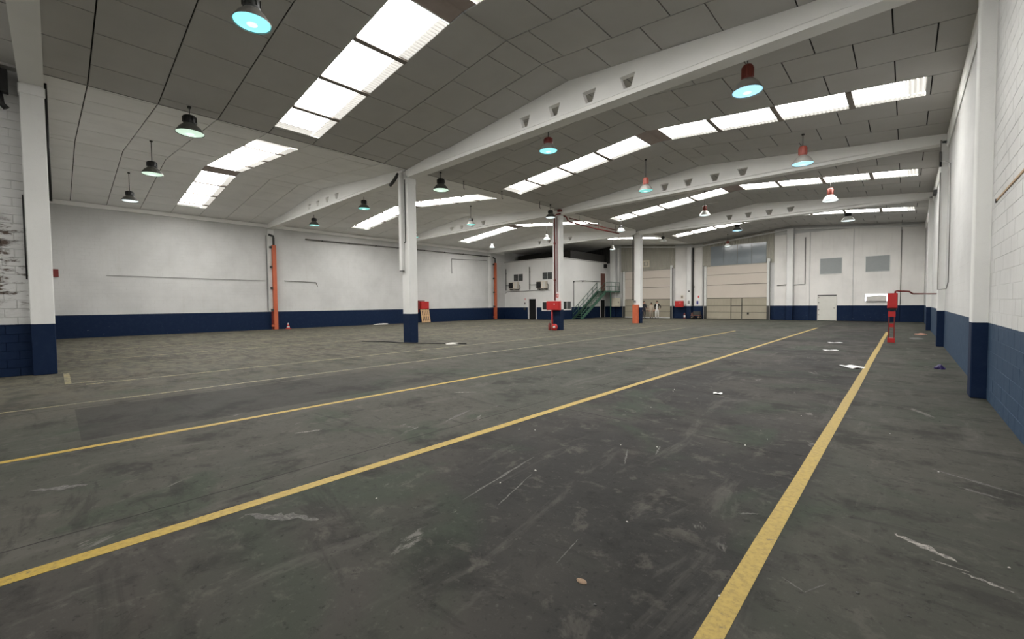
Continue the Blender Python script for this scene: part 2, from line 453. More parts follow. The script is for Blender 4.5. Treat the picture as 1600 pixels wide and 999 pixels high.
SPAN_R = {-1: (.45, 7.45), 1: (.45, 7.5)}
SPAN_L = {-1: (.55, 6.65), 1: (.45, 7.3)}
SPAN_L3 = {1: (2.4, 7.9)}
rows_r = [(a, b, s, SPAN_R) for a, b, s in NEAR_ROWS]
for k in range(4): rows_r += [(a, b, s, SPAN_R) for a, b, s in rows_for_bay(k)]
rows_l = []
for k in range(4): rows_l += [(a, b, s, SPAN_L3 if k == 3 else SPAN_L) for a, b, s in rows_for_bay(k)]
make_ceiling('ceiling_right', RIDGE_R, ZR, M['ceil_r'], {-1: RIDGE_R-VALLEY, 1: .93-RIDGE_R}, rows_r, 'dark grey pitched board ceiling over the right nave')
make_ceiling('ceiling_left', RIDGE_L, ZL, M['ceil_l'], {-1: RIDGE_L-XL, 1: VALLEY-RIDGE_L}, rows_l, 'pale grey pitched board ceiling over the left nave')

wn = [0]
def skylight(ridge, zr, side, d0, d1, y0, y1, label, ridge_cap):
    wn[0] += 1
    r = empty('window_%d' % wn[0], (ridge+side*(d0+d1)/2, (y0+y1)/2, zr-SL*(d0+d1)/2), label=label, kind='structure')
    ox, oy, oz = r.location
    def P(d, y, h): x, z = slope_pt(ridge, zr, side, d, h); return (x-ox, y-oy, z-oz)
    cuts = [d0, 2.2, 4.08, 5.92, d1]
    cuts = [c for c in cuts if c >= d0 and c <= d1]
    if cuts[0] != d0: cuts.insert(0, d0)
    for i in range(len(cuts)-1):
        a, b = cuts[i] + (.05 if i else 0), cuts[i+1] - (.05 if i < len(cuts)-2 else 0)
        n = max(6, int((b-a)/.105*2)); mb = MB(); v = []; fs = []
        for j in range(n+1):
            d = a + (b-a)*j/n; h = .022 + .012*(1 if j % 2 else -1)
            v += [P(d, y0+.01, h), P(d, y1-.01, h)]
            if j: fs.append((2*j-2, 2*j-1, 2*j+1, 2*j))
        mb.add(v, fs); pane = mb.build('pane', M['sky'], r)
        # doubled sheet along the far edge and the eaves end, where less light comes through
        strips = [(a+.02, b-.02, y1-.27, y1-.012)]
        if i == len(cuts)-2: strips.append((b-.42, b-.01, y0+.012, y1-.275))
        for (da, db, ya, yb) in strips:
            mb = MB(); v = []; fs = []; n2 = max(4, int((db-da)/.105*2))
            for j in range(n2+1):
                d = da + (db-da)*j/n2; h = .004 + .010*(1 if j % 2 else -1)
                v += [P(d, ya, h), P(d, yb, h)]
                if j: fs.append((2*j-2, 2*j-1, 2*j+1, 2*j))
            mb.add(v, fs); mb.build('overlap_sheet', M['sky_dim'], pane)
        if i:
            c = cuts[i]; mb = MB()
            v = [P(c+e*.075, y, h) for h in (-.035, .06) for y in (y0+.005, y1-.005) for e in (-1, 1)]
            mb.add(v, [(0, 2, 3, 1), (4, 5, 7, 6), (0, 1, 5, 4), (2, 6, 7, 3), (0, 4, 6, 2), (1, 3, 7, 5)])
            mb.build('glazing_bar', M['purlin'], r)
    mb = MB()
    for y, s in ((y0, 1), (y1, -1)):
        v = [P(d, y+s*t, h) for h in (-.002, .08) for t in (-.012, .012) for d in (d0, d1)]
        mb.add(v, [(0, 2, 3, 1), (4, 5, 7, 6), (0, 1, 5, 4), (2, 6, 7, 3), (0, 4, 6, 2), (1, 3, 7, 5)])
    for d in (d0, d1):
        v = [P(d+t, y, h) for h in (-.002, .08) for y in (y0, y1) for t in (-.012, .012)]
        mb.add(v, [(0, 2, 3, 1), (4, 5, 7, 6), (0, 1, 5, 4), (2, 6, 7, 3), (0, 4, 6, 2), (1, 3, 7, 5)])
    mb.build('reveal', M['steel_white'], r)
    if ridge_cap:
        v = [P(d, y, h) for h in (.01, .04) for y in (y0+.01, y1-.01) for d in (-.01, d0-.01)]
        mb = MB(); mb.add(v, [(0, 2, 3, 1), (4, 5, 7, 6), (0, 1, 5, 4), (2, 6, 7, 3), (0, 4, 6, 2), (1, 3, 7, 5)])
        mb.build('ridge_board', M['ridge'], r)
bayname = ['nearest bay', 'second bay', 'third bay', 'farthest bay']
for side in (-1, 1):
    skylight(RIDGE_R, ZR, side, *SPAN_R[side], *SKY_NEAR, 'added unseen rooflight strip on the %s slope of the right nave behind the viewpoint' % ('left' if side < 0 else 'right'), True)
for k in range(4):
    y0, y1 = SKY_Y[k]
    for side in (-1, 1):
        skylight(RIDGE_R, ZR, side, *SPAN_R[side], y0, y1, 'bright rooflight strip on the %s slope of the right nave, %s' % ('left' if side < 0 else 'right', bayname[k]), True)
    for side in (-1, 1):
        sp = (SPAN_L3 if k == 3 else SPAN_L).get(side)
        if sp: skylight(RIDGE_L, ZL, side, *sp, y0, y1, 'bright rooflight strip on the %s slope of the left nave, %s' % ('left' if side < 0 else 'right', bayname[k]), k < 3)

# --- right wall with its near blockwork ------------------------------------
Y_BLK0, Y_BLK1 = 6.30, 10.10
m = MB()
m.box(XW, XW+.3, Y_NEAR, Y_BLK0, 0, 7.35)
m.box(XW+.003, XW+.3, Y_BLK0, Y_BLK1, 0, 7.35)
m.box(XW, XW+.3, Y_BLK1, YF, 0, 7.35)
wall_right = m.build('wall_right', M['wall_r'], kind='structure', label='white painted block wall with blue dado along the right side')
blk = MB(); blk.bbox(0, .02, .0025, .3975, .0025, .1975, .0025); blk_me = blk.mesh('block', M['block'])
hb = MB(); hb.bbox(0, .02, .0025, .1975, .0025, .1975, .0025); hb_me = hb.mesh('block_half', M['block'])
nb = 0
for r in range(36):
    y = Y_BLK0 + (0 if r % 2 else -.2); z = r*.2
    while y < Y_BLK1 - .05:
        if y < Y_BLK0 - .01 or y + .4 > Y_BLK1 + .01:
            yy = Y_BLK0 if y < Y_BLK0 - .01 else y
            me = hb_me
        else: yy = y; me = blk_me
        # blocks out of the photograph's frame near its right edge are left to the wall behind
        q = Vector((XW, yy+.4, z+.1-CAM_H)); w = q.dot(fw)
        if q.dot(rt)/w*F_PX < 830 and q.dot(dn)/w*F_PX > -520 and nb < 296:
            o = bpy.data.objects.new('block', me); col.objects.link(o); o.parent = wall_right
            o.location = (XW + random.uniform(-.001, .001), yy, z); nb += 1
        y += .4

# --- left wall, far wall, near walls ---------------------------------------
B('wall_left', M['wall_x'], XL-.3, XL, -.48, YF, 0, 7.4, kind='structure', label='white painted block wall with blue dado along the left side')
m = MB()
m.prism([(XL-.3, 0), (XW+.3, 0), (XW+.3, 7.3), (RIDGE_R, 8.1), (VALLEY, 7.3), (RIDGE_L, 8.15), (XL-.3, 7.3)], 'y', YF, YF+.3)
wall_back = m.build('wall_back', M['wall_y'], kind='structure', label='far end wall with loading doors and precast panels')
m = MB(); m.prism([(-15.8, 0), (XW+.3, 0), (XW+.3, 7.3), (RIDGE_R, 8.1), (-15.8, 7.25)], 'y', Y_NEAR-.3, Y_NEAR)
m.build('wall_front', M['wall_y'], kind='structure', label='white end wall behind the viewpoint')
m = MB(); m.prism([(XL-.3, 0), (-15.70, 0), (-15.70, 7.22), (-15.2, 7.22), (-15.2, 7.32), (RIDGE_L, 8.15), (XL-.3, 7.3)], 'y', -.48, -.185)
m.build('wall_near_left', M['wall_y'], kind='structure', label='near end wall of the left nave beyond the stained wall')
wc = B('wall_center', M['stained'], -15.75, -15.412, Y_NEAR, -.39, 0, 7.15, kind='structure', label='stained white block wall beside the nearest left pillar')
for r in range(35):
    for j, (a, b) in enumerate(((-.79, -.39), (-1.19, -.79), (-1.59, -1.19)) if r % 2 else ((-.59, -.39), (-.99, -.59), (-1.39, -.99))):
        mb = MB(); mb.bbox(-15.42, -15.40+random.uniform(-.003, .003), a+.005, b-.005, r*.2+.005, r*.2+.195, .004)
        mb.build('block', M['stained'], wc)
B('far_blocks', M['stained'], -15.42, -15.40, Y_NEAR, -1.6, 0, 7.15, wc)

# --- valley gutter, eaves trims --------------------------------------------
B('trim_1', M['conduit'], -15.212, -15.188, YB[0], YF, 7.19, 7.22, kind='structure', label='grey gutter strip in the valley above the columns')
m = MB(); m.prism([(.915, 7.2), (XW, 7.2), (XW, 6.72), (.945, 6.72), (.915, 6.78)], 'y', Y_NEAR, YF-.02)
m.build('trim_2', M['beam'], kind='structure', label='grey eaves gutter running along the top of the right wall')
m = MB(); m.box(XL, XL+.10, -.4, 33.5, 6.98, 7.2)
m.build('trim_3', M['beam'], kind='structure', label='pale eaves strip along the top of the left wall')

B('trim_5', M['trim'], -15.8, -15.15, Y_NEAR, -.2, 7.15, 7.25, kind='structure', label='grey gutter soffit above the stained wall')
# --- columns and roof beams -------------------------------------------------
def column(label, k, wide=.52):
    y = YB[k]; r = empty('column', (XC-wide/2, y, 0), label=label, cat='column', group='middle row of columns')
    mb = MB(); mb.bbox(-wide/2, wide/2, -.2, .2, 0, 7.16, .015); mb.build('shaft', M['pillar'], r)
    mb = MB(); mb.bbox(-wide/2-.05, wide/2+.01, -.22, .22, 6.62, 6.86, .02); mb.build('corbel', M['pillar'], r)
    return r
column('nearest white pillar with blue base, next to the stained wall', 0)
column('white column with blue base and capped white downpipe', 1)
column('white column carrying the red riser pipe and hose cabinet', 2)
column('far white column with the orange guard at its foot', 3)
for k in (1, 2, 3):
    lab = ['', 'nearest blue-based pilaster on the right wall', 'right wall pilaster with the dark cable loop', 'farthest pilaster on the right wall'][k]
    mb = MB(); mb.bbox(.787, XW+.05, YB[k]-.2, YB[k]+.2, 0, 7.1, .012)
    mb.build('wall_pilaster', M['pillar'], label=lab, cat='column')
for k, (lab) in ((1, 'left wall pilaster behind the near orange downpipe'), (3, 'left wall pilaster behind the far orange downpipe')):
    mb = MB(); mb.bbox(XL-.05, XL+.06, YB[k]-.2, YB[k]+.2, 0, 7.0, .012)
    mb.build('wall_pilaster', M['pillar'], label=lab, cat='column')

def beam(label, x0, x1, ridge, zr, y, zb, holes=True):
    r = empty('roof_beam', ((x0+x1)/2, y, zb), label=label, cat='beam', group='peaked concrete roof beams')
    ox = (x0+x1)/2
    top = lambda x: zr - SL*abs(x-ridge) - .006
    mb = MB()
    out = [(x0, zb+.1), (x1, zb+.1), (x1, top(x1)), (ridge, top(ridge)), (x0, top(x0))]
    loops = [out]
    if holes:
        for c in (-1.75, -.6, .6, 1.75):
            h = ridge + .1 + c; zt = min(7.46, top(h)-.14)
            loops.append([(h-.22, zt), (h+.22, zt), (h+.10, zb+.25), (h-.10, zb+.25)])
    vecs = [[Vector((a, b, 0)) for a, b in L] for L in loops]
    tris = tessellate_polygon(vecs); flat = [p for L in loops for p in L]
    for s in (-1, 1):
        mb.add([(a-ox, s*.09, b-zb) for a, b in flat], [tuple(t) for t in tris])
    for L in loops[1:]:
        n = len(L)
        for i in range(n):
            a, b = L[i], L[(i+1) % n]
            mb.add([(a[0]-ox, -.09, a[1]-zb), (b[0]-ox, -.09, b[1]-zb), (b[0]-ox, .09, b[1]-zb), (a[0]-ox, .09, a[1]-zb)], [(0, 1, 2, 3)])
    mb.build('web', M['beam'], r)
    mb = MB(); mb.prism([(-.2, 0), (.2, 0), (.2, .11), (.09, .19), (-.09, .19), (-.2, .11)], 'x', x0-ox, x1-ox)
    mb.build('bottom_flange', M['beam'], r)
    for s, xe in ((1, x0), (-1, x1)):
        st = [(0, .2), (1.5, .2), (2.5, .09)]; v = []
        for d, hw in st:
            x = xe + s*d
            v += [(x-ox, -hw-.001, .08), (x-ox, hw+.001, .08), (x-ox, hw+.001, top(x)-zb), (x-ox, -hw-.001, top(x)-zb)]
        fs = [(0, 1, 2, 3), (8, 9, 10, 11)]
        for j in (0, 4):
            fs += [(j+i, j+(i+1) % 4, j+4+(i+1) % 4, j+4+i) for i in range(4)]
        mb = MB(); mb.add(v, fs); mb.build('end_block', M['beam'], r)
    return r
beam('white roof beam rising from the nearest pillar at the left edge', -15.35, XW, RIDGE_R, ZR, YB[0], 6.88)
beam('largest white roof beam with four holes, crossing the upper picture', -15.3, XW, RIDGE_R, ZR, YB[1], 6.88)
beam('middle white roof beam of the right nave with four holes', -15.3, XW, RIDGE_R, ZR, YB[2], 6.88)
beam('farthest white roof beam of the right nave with four holes', -15.3, XW, RIDGE_R, ZR, YB[3], 6.88)
beam('near roof beam of the left nave running to the orange downpipe', XL, -15.55, RIDGE_L, ZL, YB[1], 6.92)
beam('middle roof beam of the left nave above the left wall', XL, -15.55, RIDGE_L, ZL, YB[2], 6.92)
beam('far roof beam of the left nave in front of the offices', XL, -15.55, RIDGE_L, ZL, YB[3], 6.92)
def rafter(label, x0, x1):
    z0, z1 = ceil_z(x0+.01)-.02, ceil_z(x1-.01)-.02
    mb = MB(); mb.prism([(x0, z0-.30), (x1, z1-.30), (x1, z1-.18), (x0, z0-.18)], 'y', YF-.22, YF-.06)
    mb.build('end_rafter', M['steel_white'], label=label, cat='beam')
rafter('white sloping end rafter above the right loading door', VALLEY+.1, RIDGE_R-.3)
rafter('white sloping end rafter above the two grey windows', RIDGE_R+.3, .74)
rafter('white sloping end rafter above the left loading door', -23.3, VALLEY-.1)

# ================================================================== far wall
P_ = YF - .035
for x0, x1 in ((-8.45, -7.50), (-6.98, -5.89), (-5.87, -3.07), (-3.05, -.32), (-.30, XW), (-17.1, -15.95), (-15.3, -14.45)):
    mb = MB(); mb.bbox(x0+.012, x1-.012, P_, YF+.02, 0, 7.12 if x0 > -2 or x0 < -14 else 7.3, .012)
    mb.build('wall_panel', M['precast'], wall_back)
for lab, x0, x1, zt in (('far wall column between the right loading door and grey windows', -7.48, -7.02, 7.72), ('slim far wall column between the two loading doors', -15.85, -15.42, 7.0),
                        ('far wall column at the corner of the offices', -24.3, -23.72, 7.72)):
    mb = MB(); mb.bbox(x0, x1, YF-.35, YF+.02, 0, zt, .015); mb.build('end_wall_column', M['pillar'], label=lab, cat='column')

def corrugated(name, mat, x0, x1, z0, ztop, parent, y=YF-.02, pitch=.22, dep=.035, **t):
    n = int((x1-x0)/pitch*4); v = []; fs = []
    for i in range(n+1):
        x = x0 + (x1-x0)*i/n; ph = i % 4; yy = y - (dep if ph in (1, 2) else 0)
        v += [(x, yy, z0), (x, yy, ztop(x))]
        if i: fs.append((2*i-2, 2*i, 2*i+1, 2*i-1))
    return MB().add(v, fs).build(name, mat, parent, **t)
corrugated('corrugated_sheet', M['sheet'], -23.1, -17.1, 5.02, lambda x: ceil_z(x)-.05, wall_back)
corrugated('corrugated_sheet', M['sheet'], -14.45, -8.45, 4.98, lambda x: ceil_z(x)-.05, wall_back)
corrugated('corrugated_sheet', M['sheet_shade'], XL, -24.35, 6.05, lambda x: ceil_z(x)-.05, wall_back)  # darkness over the offices is painted into this sheet

def dock(n, x0, x1, label, wick):
    r = empty('door_%d' % n, ((x0+x1)/2, YF-.1, 0), label=label, kind='structure'); ox = (x0+x1)/2
    zs = [0.02, .64, 1.26, 1.95, 3.20, 4.15, 4.98]
    for i in range(6):
        mat = M['door_olive'] if i < 3 else M['door_pink']
        mb = MB(); g = .012 if i not in (2, 3) else .022
        mb.bbox(x0-ox+.02, x1-ox-.02, -.03+random.uniform(-.006, .006), .05, zs[i]+g, zs[i+1]-g, .012)
        if i < 3:
            x = x0-ox+.2
            while x < x1-ox-.15:
                mb.box(x-.012, x+.012, -.04, -.02, zs[i]+.05, zs[i+1]-.05); x += .27
        mb.build('door_panel', mat, r)
    B('door_backing', M['dark'], x0-ox, x1-ox, .05, .09, 0, 5.0, r)
    B('bottom_seal', M['steel_white'] if n == 1 else M['dark'], x0-ox+.02, x1-ox-.02, -.06, -.03, .0, .10 if n == 1 else .03, r)
    for s, xe in ((-1, x0-ox), (1, x1-ox)):
        B('door_post', M['steel_white'], xe-.02 if s > 0 else xe-.20, xe+.20 if s > 0 else xe+.02, -.14, .09, DADO, 5.0 if s < 0 else 5.35, r)
        B('post_foot', M['dark'], xe-.02 if s > 0 else xe-.20, xe+.20 if s > 0 else xe+.02, -.15, .09, 0, DADO, r)
        B('guide_rail', M['conduit'], xe+s*.20-.03, xe+s*.20+.03, -.18, -.10, 0, 5.1, r)
    if wick:
        w0, w1 = wick
        for x in (w0, w1): B('wicket_frame', M['dark'], x-ox-.025, x-ox+.025, -.055, -.03, .05, 1.93, r)
        B('wicket_handle', M['black'], w1-ox+.45, w1-ox+.58, -.09, -.04, .45, .62, r)
        B('lock_bar', M['dark'], w0-ox, w1-ox, -.058, -.03, 1.22, 1.28, r)
    return r
dock(1, -22.60, -17.50, 'beige sectional loading door behind the people, with white bottom edge', None)
dock(2, -14.05, -8.93, 'beige sectional loading door with wicket door, below the blue-grey glazing', (-11.85, -10.95))
w = empty('window_20', (-11.36, YF-.07, 4.98), label='wide blue-grey glazed panel above the right loading door', kind='structure')
for i in range(4):
    a = -13.69 + i*1.165
    B('pane', M['glass_blue'], a+11.36+.015, a+1.165+11.36-.015, -.02, .02, .05, 1.85, w)
B('frame', M['sheet'], -2.36, 2.36, 0.0, .045, .0, .05, w); B('frame', M['sheet'], -2.36, 2.36, 0, .045, 1.85, 1.9, w)
for i, (x0, x1, z0, z1, lab) in enumerate(((-5.22, -3.75, 3.76, 5.07, 'frosted grey window above the white side door'), (-2.36, -.90, 3.78, 5.03, 'frosted grey window nearest the right wall corner'))):
    w = empty('window_%d' % (21+i), ((x0+x1)/2, P_, z0), label=lab, kind='structure'); hw = (x1-x0)/2; h = z1-z0
    B('pane', M['window_grey'], -hw+.04, hw-.04, -.025, .02, .04, h-.04, w)
    for a, b, c, d in ((-hw, hw, 0, .04), (-hw, hw, h-.04, h), (-hw, -hw+.04, .04, h-.04), (hw-.04, hw, .04, h-.04)):
        B('frame', M['steel_white'], a, b, -.035, .02, c, d, w)
# lit strip opening behind the hose cabinet
w = empty('window_23', (-1.66, P_, 1.56), label='brightly glowing low strip window beside the red hose post', kind='structure')
M['strip'] = glow('daylit_strip_pane', (.88, .93, 1.0), 3.0)
B('pane', M['strip'], -.66, .66, -.02, .01, .0, .53, w)
mb = MB(); mb.prism([(-.60, .0), (.58, .0), (.58, .40), (.2, .43), (-.1, .40), (-.35, .38), (-.60, .36)], 'y', -.09, -.03); mb.build('dusty_panel', M['rubble'], w)
B('sill', M['conduit'], -.62, .62, -.10, .0, -.04, .0, w)
# white side door
d = empty('door_3', (-4.70, P_-.01, 0), label='off-white side door with dark lintel below the frosted window', kind='structure')
B('door_leaf', M['door_white'], -.60, .60, -.03, .02, .02, 2.02, d, bev=.008)
B('lintel', M['dark'], -.62, .62, -.06, .02, 2.02, 2.09, d)
for s in (-1, 1): B('jamb', M['door_white'], s*.61-.02, s*.61+.02, -.05, .02, 0, 2.02, d)
for z in (.45, .85, 1.45, 1.85): B('hinge', M['dark'], -.60, -.50, -.045, -.03, z, z+.05, d)
B('handle', M['dark'], .44, .54, -.08, -.03, 1.0, 1.04, d)

# ================================================================== office block in the left rear
YO, XO, ZO = 33.6, -24.9, 6.05
m = MB()
m.box(XL, -28.82, YO, YO+.2, 0, ZO); m.box(-27.76, XO, YO, YO+.2, 0, ZO); m.box(-28.82, -27.76, YO, YO+.2, 2.1, ZO)
m.build('wall_office_front', M['office'], kind='structure', label='white office front with blue dado and two air conditioners')
m = MB(); m.box(XO-.2, XO, YO+.2, YF, 0, ZO)
m.build('wall_office_side', M['office'], kind='structure', label='white office side wall behind the green stairs')
m = MB(); m.box(XL, XO+.06, YO-.06, YF, ZO, ZO+.12)
m.build('trim_4', M['trim'], kind='structure', label='flat roof edge of the office block')
mb = MB(); mb.box(XL+.2, XO, YO+2, YF-.5, ZO+.12, ZO+.9)  # invented box, fills the unlit space over the offices with black
mb.build('shade_box', M['sheet_shade'], label='added dark box standing for the shade over the office roof', cat='shade box')
d = empty('door_4', (-28.29, YO+.1, 0), label='black doorway in the office front', kind='structure')
B('door_leaf', M['void'], -.53, .53, .02, .06, 0, 2.1, d)  # near-black sheet stands in for the dark room behind the open doorway
for s in (-1, 1): B('jamb', M['sign_white'], s*.53-.04, s*.53+.04, -.13, .06, 0, 2.14, d)
B('lintel', M['sign_white'], -.49, .49, -.13, .06, 2.1, 2.16, d)
d = empty('door_5', (XO, 41.78, 2.95), label='brown upper door at the top of the green stairs', kind='structure')
B('door_leaf', M['brown'], 0, .05, -.46, .46, 0, 1.95, d, bev=.008); B('door_frame', M['sign_white'], .0, .03, -.56, .56, 0, 2.05, d); B('handle', M['dark'], .05, .10, -.40, -.34, .95, 1.0, d)
d = empty('door_6', (XO, 41.75, 0), label='black lower doorway under the stair landing', kind='structure')
B('door_leaf', M['void'], 0, .03, -.42, .42, 0, 1.95, d); B('frame', M['sign_white'], 0, .02, -.5, .5, 0, 2.02, d)  # black sheet paints the darkness inside this opening, no real leaf
def louver_window(n, x0, x1, z0, z1, label):
    w = empty('window_%d' % n, ((x0+x1)/2, YO, z0), label=label, kind='structure'); hw = (x1-x0)/2; h = z1-z0
    for a, b in ((-hw, -.04), (.04, hw)):
        B('pane', M['glass_dark'], a, b, -.03, .01, 0, h, w)
        for i in range(6): B('slat', M['louver'], a+.02, b-.02, -.045, -.025, .03+i*(h-.06)/6, .03+(i+.62)*(h-.06)/6, w)
louver_window(24, -30.83, -29.58, 4.02, 4.73, 'pair of dark louvred windows above the left air conditioner')
louver_window(25, -26.89, -25.72, 4.04, 4.72, 'pair of dark louvred windows above the right air conditioner')
w = empty('window_26', (-26.1, YO, .98), label='low white-framed office window behind the red cabinet', kind='structure')
B('frame', M['sign_white'], -.92, .98, -.05, .01, -.10, .86, w); B('pane', M['glass_dark'], -.80, -.02, -.06, -.045, .02, .78, w); B('pane', M['glass_dark'], .06, .86, -.06, -.045, .02, .78, w)
w = empty('window_27', (XO, 34.95, 1.02), label='low white-framed office window near the foot of the stairs', kind='structure')
B('frame', M['sign_white'], -.01, .05, -.95, .72, -.10, .84, w); B('pane', M['glass_dark'], .045, .06, -.83, -.12, .02, .78, w); B('pane', M['louver'], .045, .06, -.04, .6, .02, .78, w)

def ac_unit(x, z, label):
    r = empty('air_conditioner', (x, YO, z), label=label, cat='air conditioner')
    B('casing', M['ac'], -.55, .62, -.42, -.06, 0, .74, r, bev=.03)
    mb = MB(); mb.lathe([(.30, 0), (.30, .05), (.27, .05)], n=20); o = mb.build('fan_grille', M['black'], r, loc=(-.24, -.42, .37)); o.rotation_euler = (math.pi/2, 0, 0)
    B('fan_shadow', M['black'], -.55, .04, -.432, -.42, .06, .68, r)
    B('service_cover', M['rubble'], .30, .58, -.44, -.42, .12, .60, r)
    for s in (-.4, .45): B('bracket', M['conduit'], s-.03, s+.03, -.44, .0, -.10, 0, r)
    mb = MB(); mb.tube([(.62, -.2, .45), (.78, -.16, .40), (.78, -.1, .1), (.55, -.08, -.12)], .028); mb.build('pipe_loop', M['conduit'], r)
ac_unit(-30.66, 3.18, 'beige outdoor air conditioner, left one on the office front')
ac_unit(-26.84, 3.12, 'beige outdoor air conditioner, right one on the office front')
def pipe(name, mat, pts, r, label, cat='pipe', clamps=(), cmat=None):
    o = Vector(pts[0]); root = empty(name, o, label=label, cat=cat)
    MB().tube([Vector(p)-o for p in pts], r).build('run', mat, root)
    for c in clamps:
        c = Vector(c)-o; B('clamp', cmat or M['dark'], c.x-.05, c.x+.05, c.y-.05, c.y+.05, c.z-.05, c.z+.05, root)
    return root
def wall_pipe(x, label):
    pipe('duct_pipe', M['conduit'], [(x, YO-.07, 5.40), (x, YO-.07, 3.06)], .055, label, clamps=[(x, YO-.06, 4.9), (x, YO-.06, 3.6)])
wall_pipe(-31.95, 'vertical grey duct near the office corner')
wall_pipe(-28.58, 'vertical grey duct between the two air conditioners')
pipe('conduit', M['conduit'], [(XL+.05, YO-.05, 2.75), (-32.0, YO-.05, 2.80), (-31.8, YO-.05, 2.93), (-26.0, YO-.05, 2.95)], .022, 'thin horizontal conduit under the air conditioners')
pipe('conduit', M['conduit'], [(-31.88, YO-.05, 3.58), (-31.22, YO-.05, 3.58)], .035, 'short pipe feeding the left air conditioner')
pipe('conduit', M['conduit'], [(-28.45, YO-.05, 3.55), (-27.4, YO-.05, 3.55)], .035, 'short pipe feeding the right air conditioner')
def sign(x, y, z, w_, h_, mats, label, rz=0):
    r = empty('wall_sign', (x, y, z), rz, label=label, cat='sign')
    B('plate', mats[0], -w_/2, w_/2, -.012, 0, 0, h_, r)
    B('pictogram', mats[1], -w_*.3, w_*.3, -.018, -.012, h_*.15, h_*.82, r)
    if len(mats) > 2: B('pictogram', mats[2], -w_*.08, w_*.12, -.022, -.018, h_*.3, h_*.7, r)
sign(-29.25, YO, 1.95, .22, .28, (M['sign_white'], M['sign_red'], M['sign_white']), 'small red and white sign left of the black doorway')
sign(-29.3, YO, 1.5, .25, .3, (M['sign_white'], M['black']), 'small dark sign below the red one by the doorway')
B('wall_switch_box', M['dark'], -29.4, -29.15, YO-.10, YO, .95, 1.2, label='small dark switch box low beside the black doorway', cat='switch box')
B('loudspeaker', M['black'], XO, XO+.25, 42.0, 42.35, 5.52, 5.95, bev=.02, label='small black loudspeaker high on the office side wall', cat='speaker')
pipe('conduit', M['conduit'], [(XO+.06, 36.1, 1.25), (XO+.06, 36.1, 3.86), (XO+.06, 37.7, 3.97), (XO+.06, 41.2, 3.95)], .03, 'thin conduit frame on the office side wall above the stairs',
     clamps=[(XO+.06, 36.1, 3.8), (XO+.06, 37.72, 3.9)])

# green stairs
st = empty('staircase', (-24.3, 35.8, 0), label='green steel staircase climbing the office side wall', cat='stairs')
Y0s, Y1s, HS = 0, 4.7, 2.9; NS = 15
X0s, X1s = -.52, .48
sg = lambda x: MB().prism([(Y0s-.15, 0), (Y0s+.35, 0), (Y1s+.1, HS-.28), (Y1s+.1, HS+.02), (Y1s-.1, HS+.02)], 'x', x-.02, x+.02)
sg(X0s).build('stringer', M['green'], st); sg(X1s).build('stringer', M['green'], st)
tr = MB().box(X0s+.02, X1s-.02, -.02, .27, -.03, 0).mesh('tread', M['green'])
for i in range(NS):
    o = bpy.data.objects.new('tread', tr); col.objects.link(o); o.parent = st
    o.location = (0, (i+.5)/NS*(Y1s-Y0s)-.1, (i+1)/NS*HS)
def rail(x, pts, posts, name='handrail'):
    mb = MB().tube([(x, *p) for p in pts], .028); mb.build(name, M['green'], st)
for x in (X0s, X1s):
    rail(x, [(Y0s+.1, .95), (Y1s, HS+.95)], None); rail(x, [(Y0s+.1, .5), (Y1s, HS+.5)], None, 'mid_rail')
    for i in range(6):
        t_ = i/5; y = Y0s+.1+t_*(Y1s-Y0s-.1); z = t_*HS
        B('baluster', M['green'], x-.02, x+.02, y-.02, y+.02, z+.02, z+.95, st)
B('landing', M['green'], X0s, 1.15, Y1s, 6.75, HS-.12, HS, st)
for (x, y) in ((1.12, 4.85), (1.12, 6.7), (1.12, 5.8)):
    B('landing_post', M['green'], x-.02, x+.02, y-.02, y+.02, HS, HS+.95, st)
for z in (HS+.5, HS+.93): MB().tube([(1.12, 4.85, z), (1.12, 6.7, z)], .025).build('landing_rail', M['green'], st)
for z in (HS+.5, HS+.93): MB().tube([(.5, 4.85, z), (1.12, 4.85, z)], .025).build('landing_rail', M['green'], st)
for (x, y) in ((1.05, 4.85), (.22, 6.3)): B('landing_leg', M['green'], x-.04, x+.04, y-.04, y+.04, 0, HS-.12, st)
c = empty('electrical_cabinet', (-23.45, YF-.36, 1.2), label='cream electrical cabinet on the far wall under the landing', cat='cabinet')
B('body', M['cabinet'], -.50, .46, -.25, -.005, 0, .95, c, bev=.015); B('door', M['cabinet'], -.46, .42, -.27, -.25, .04, .91, c); B('handle', M['dark'], .32, .38, -.30, -.27, .4, .55, c)

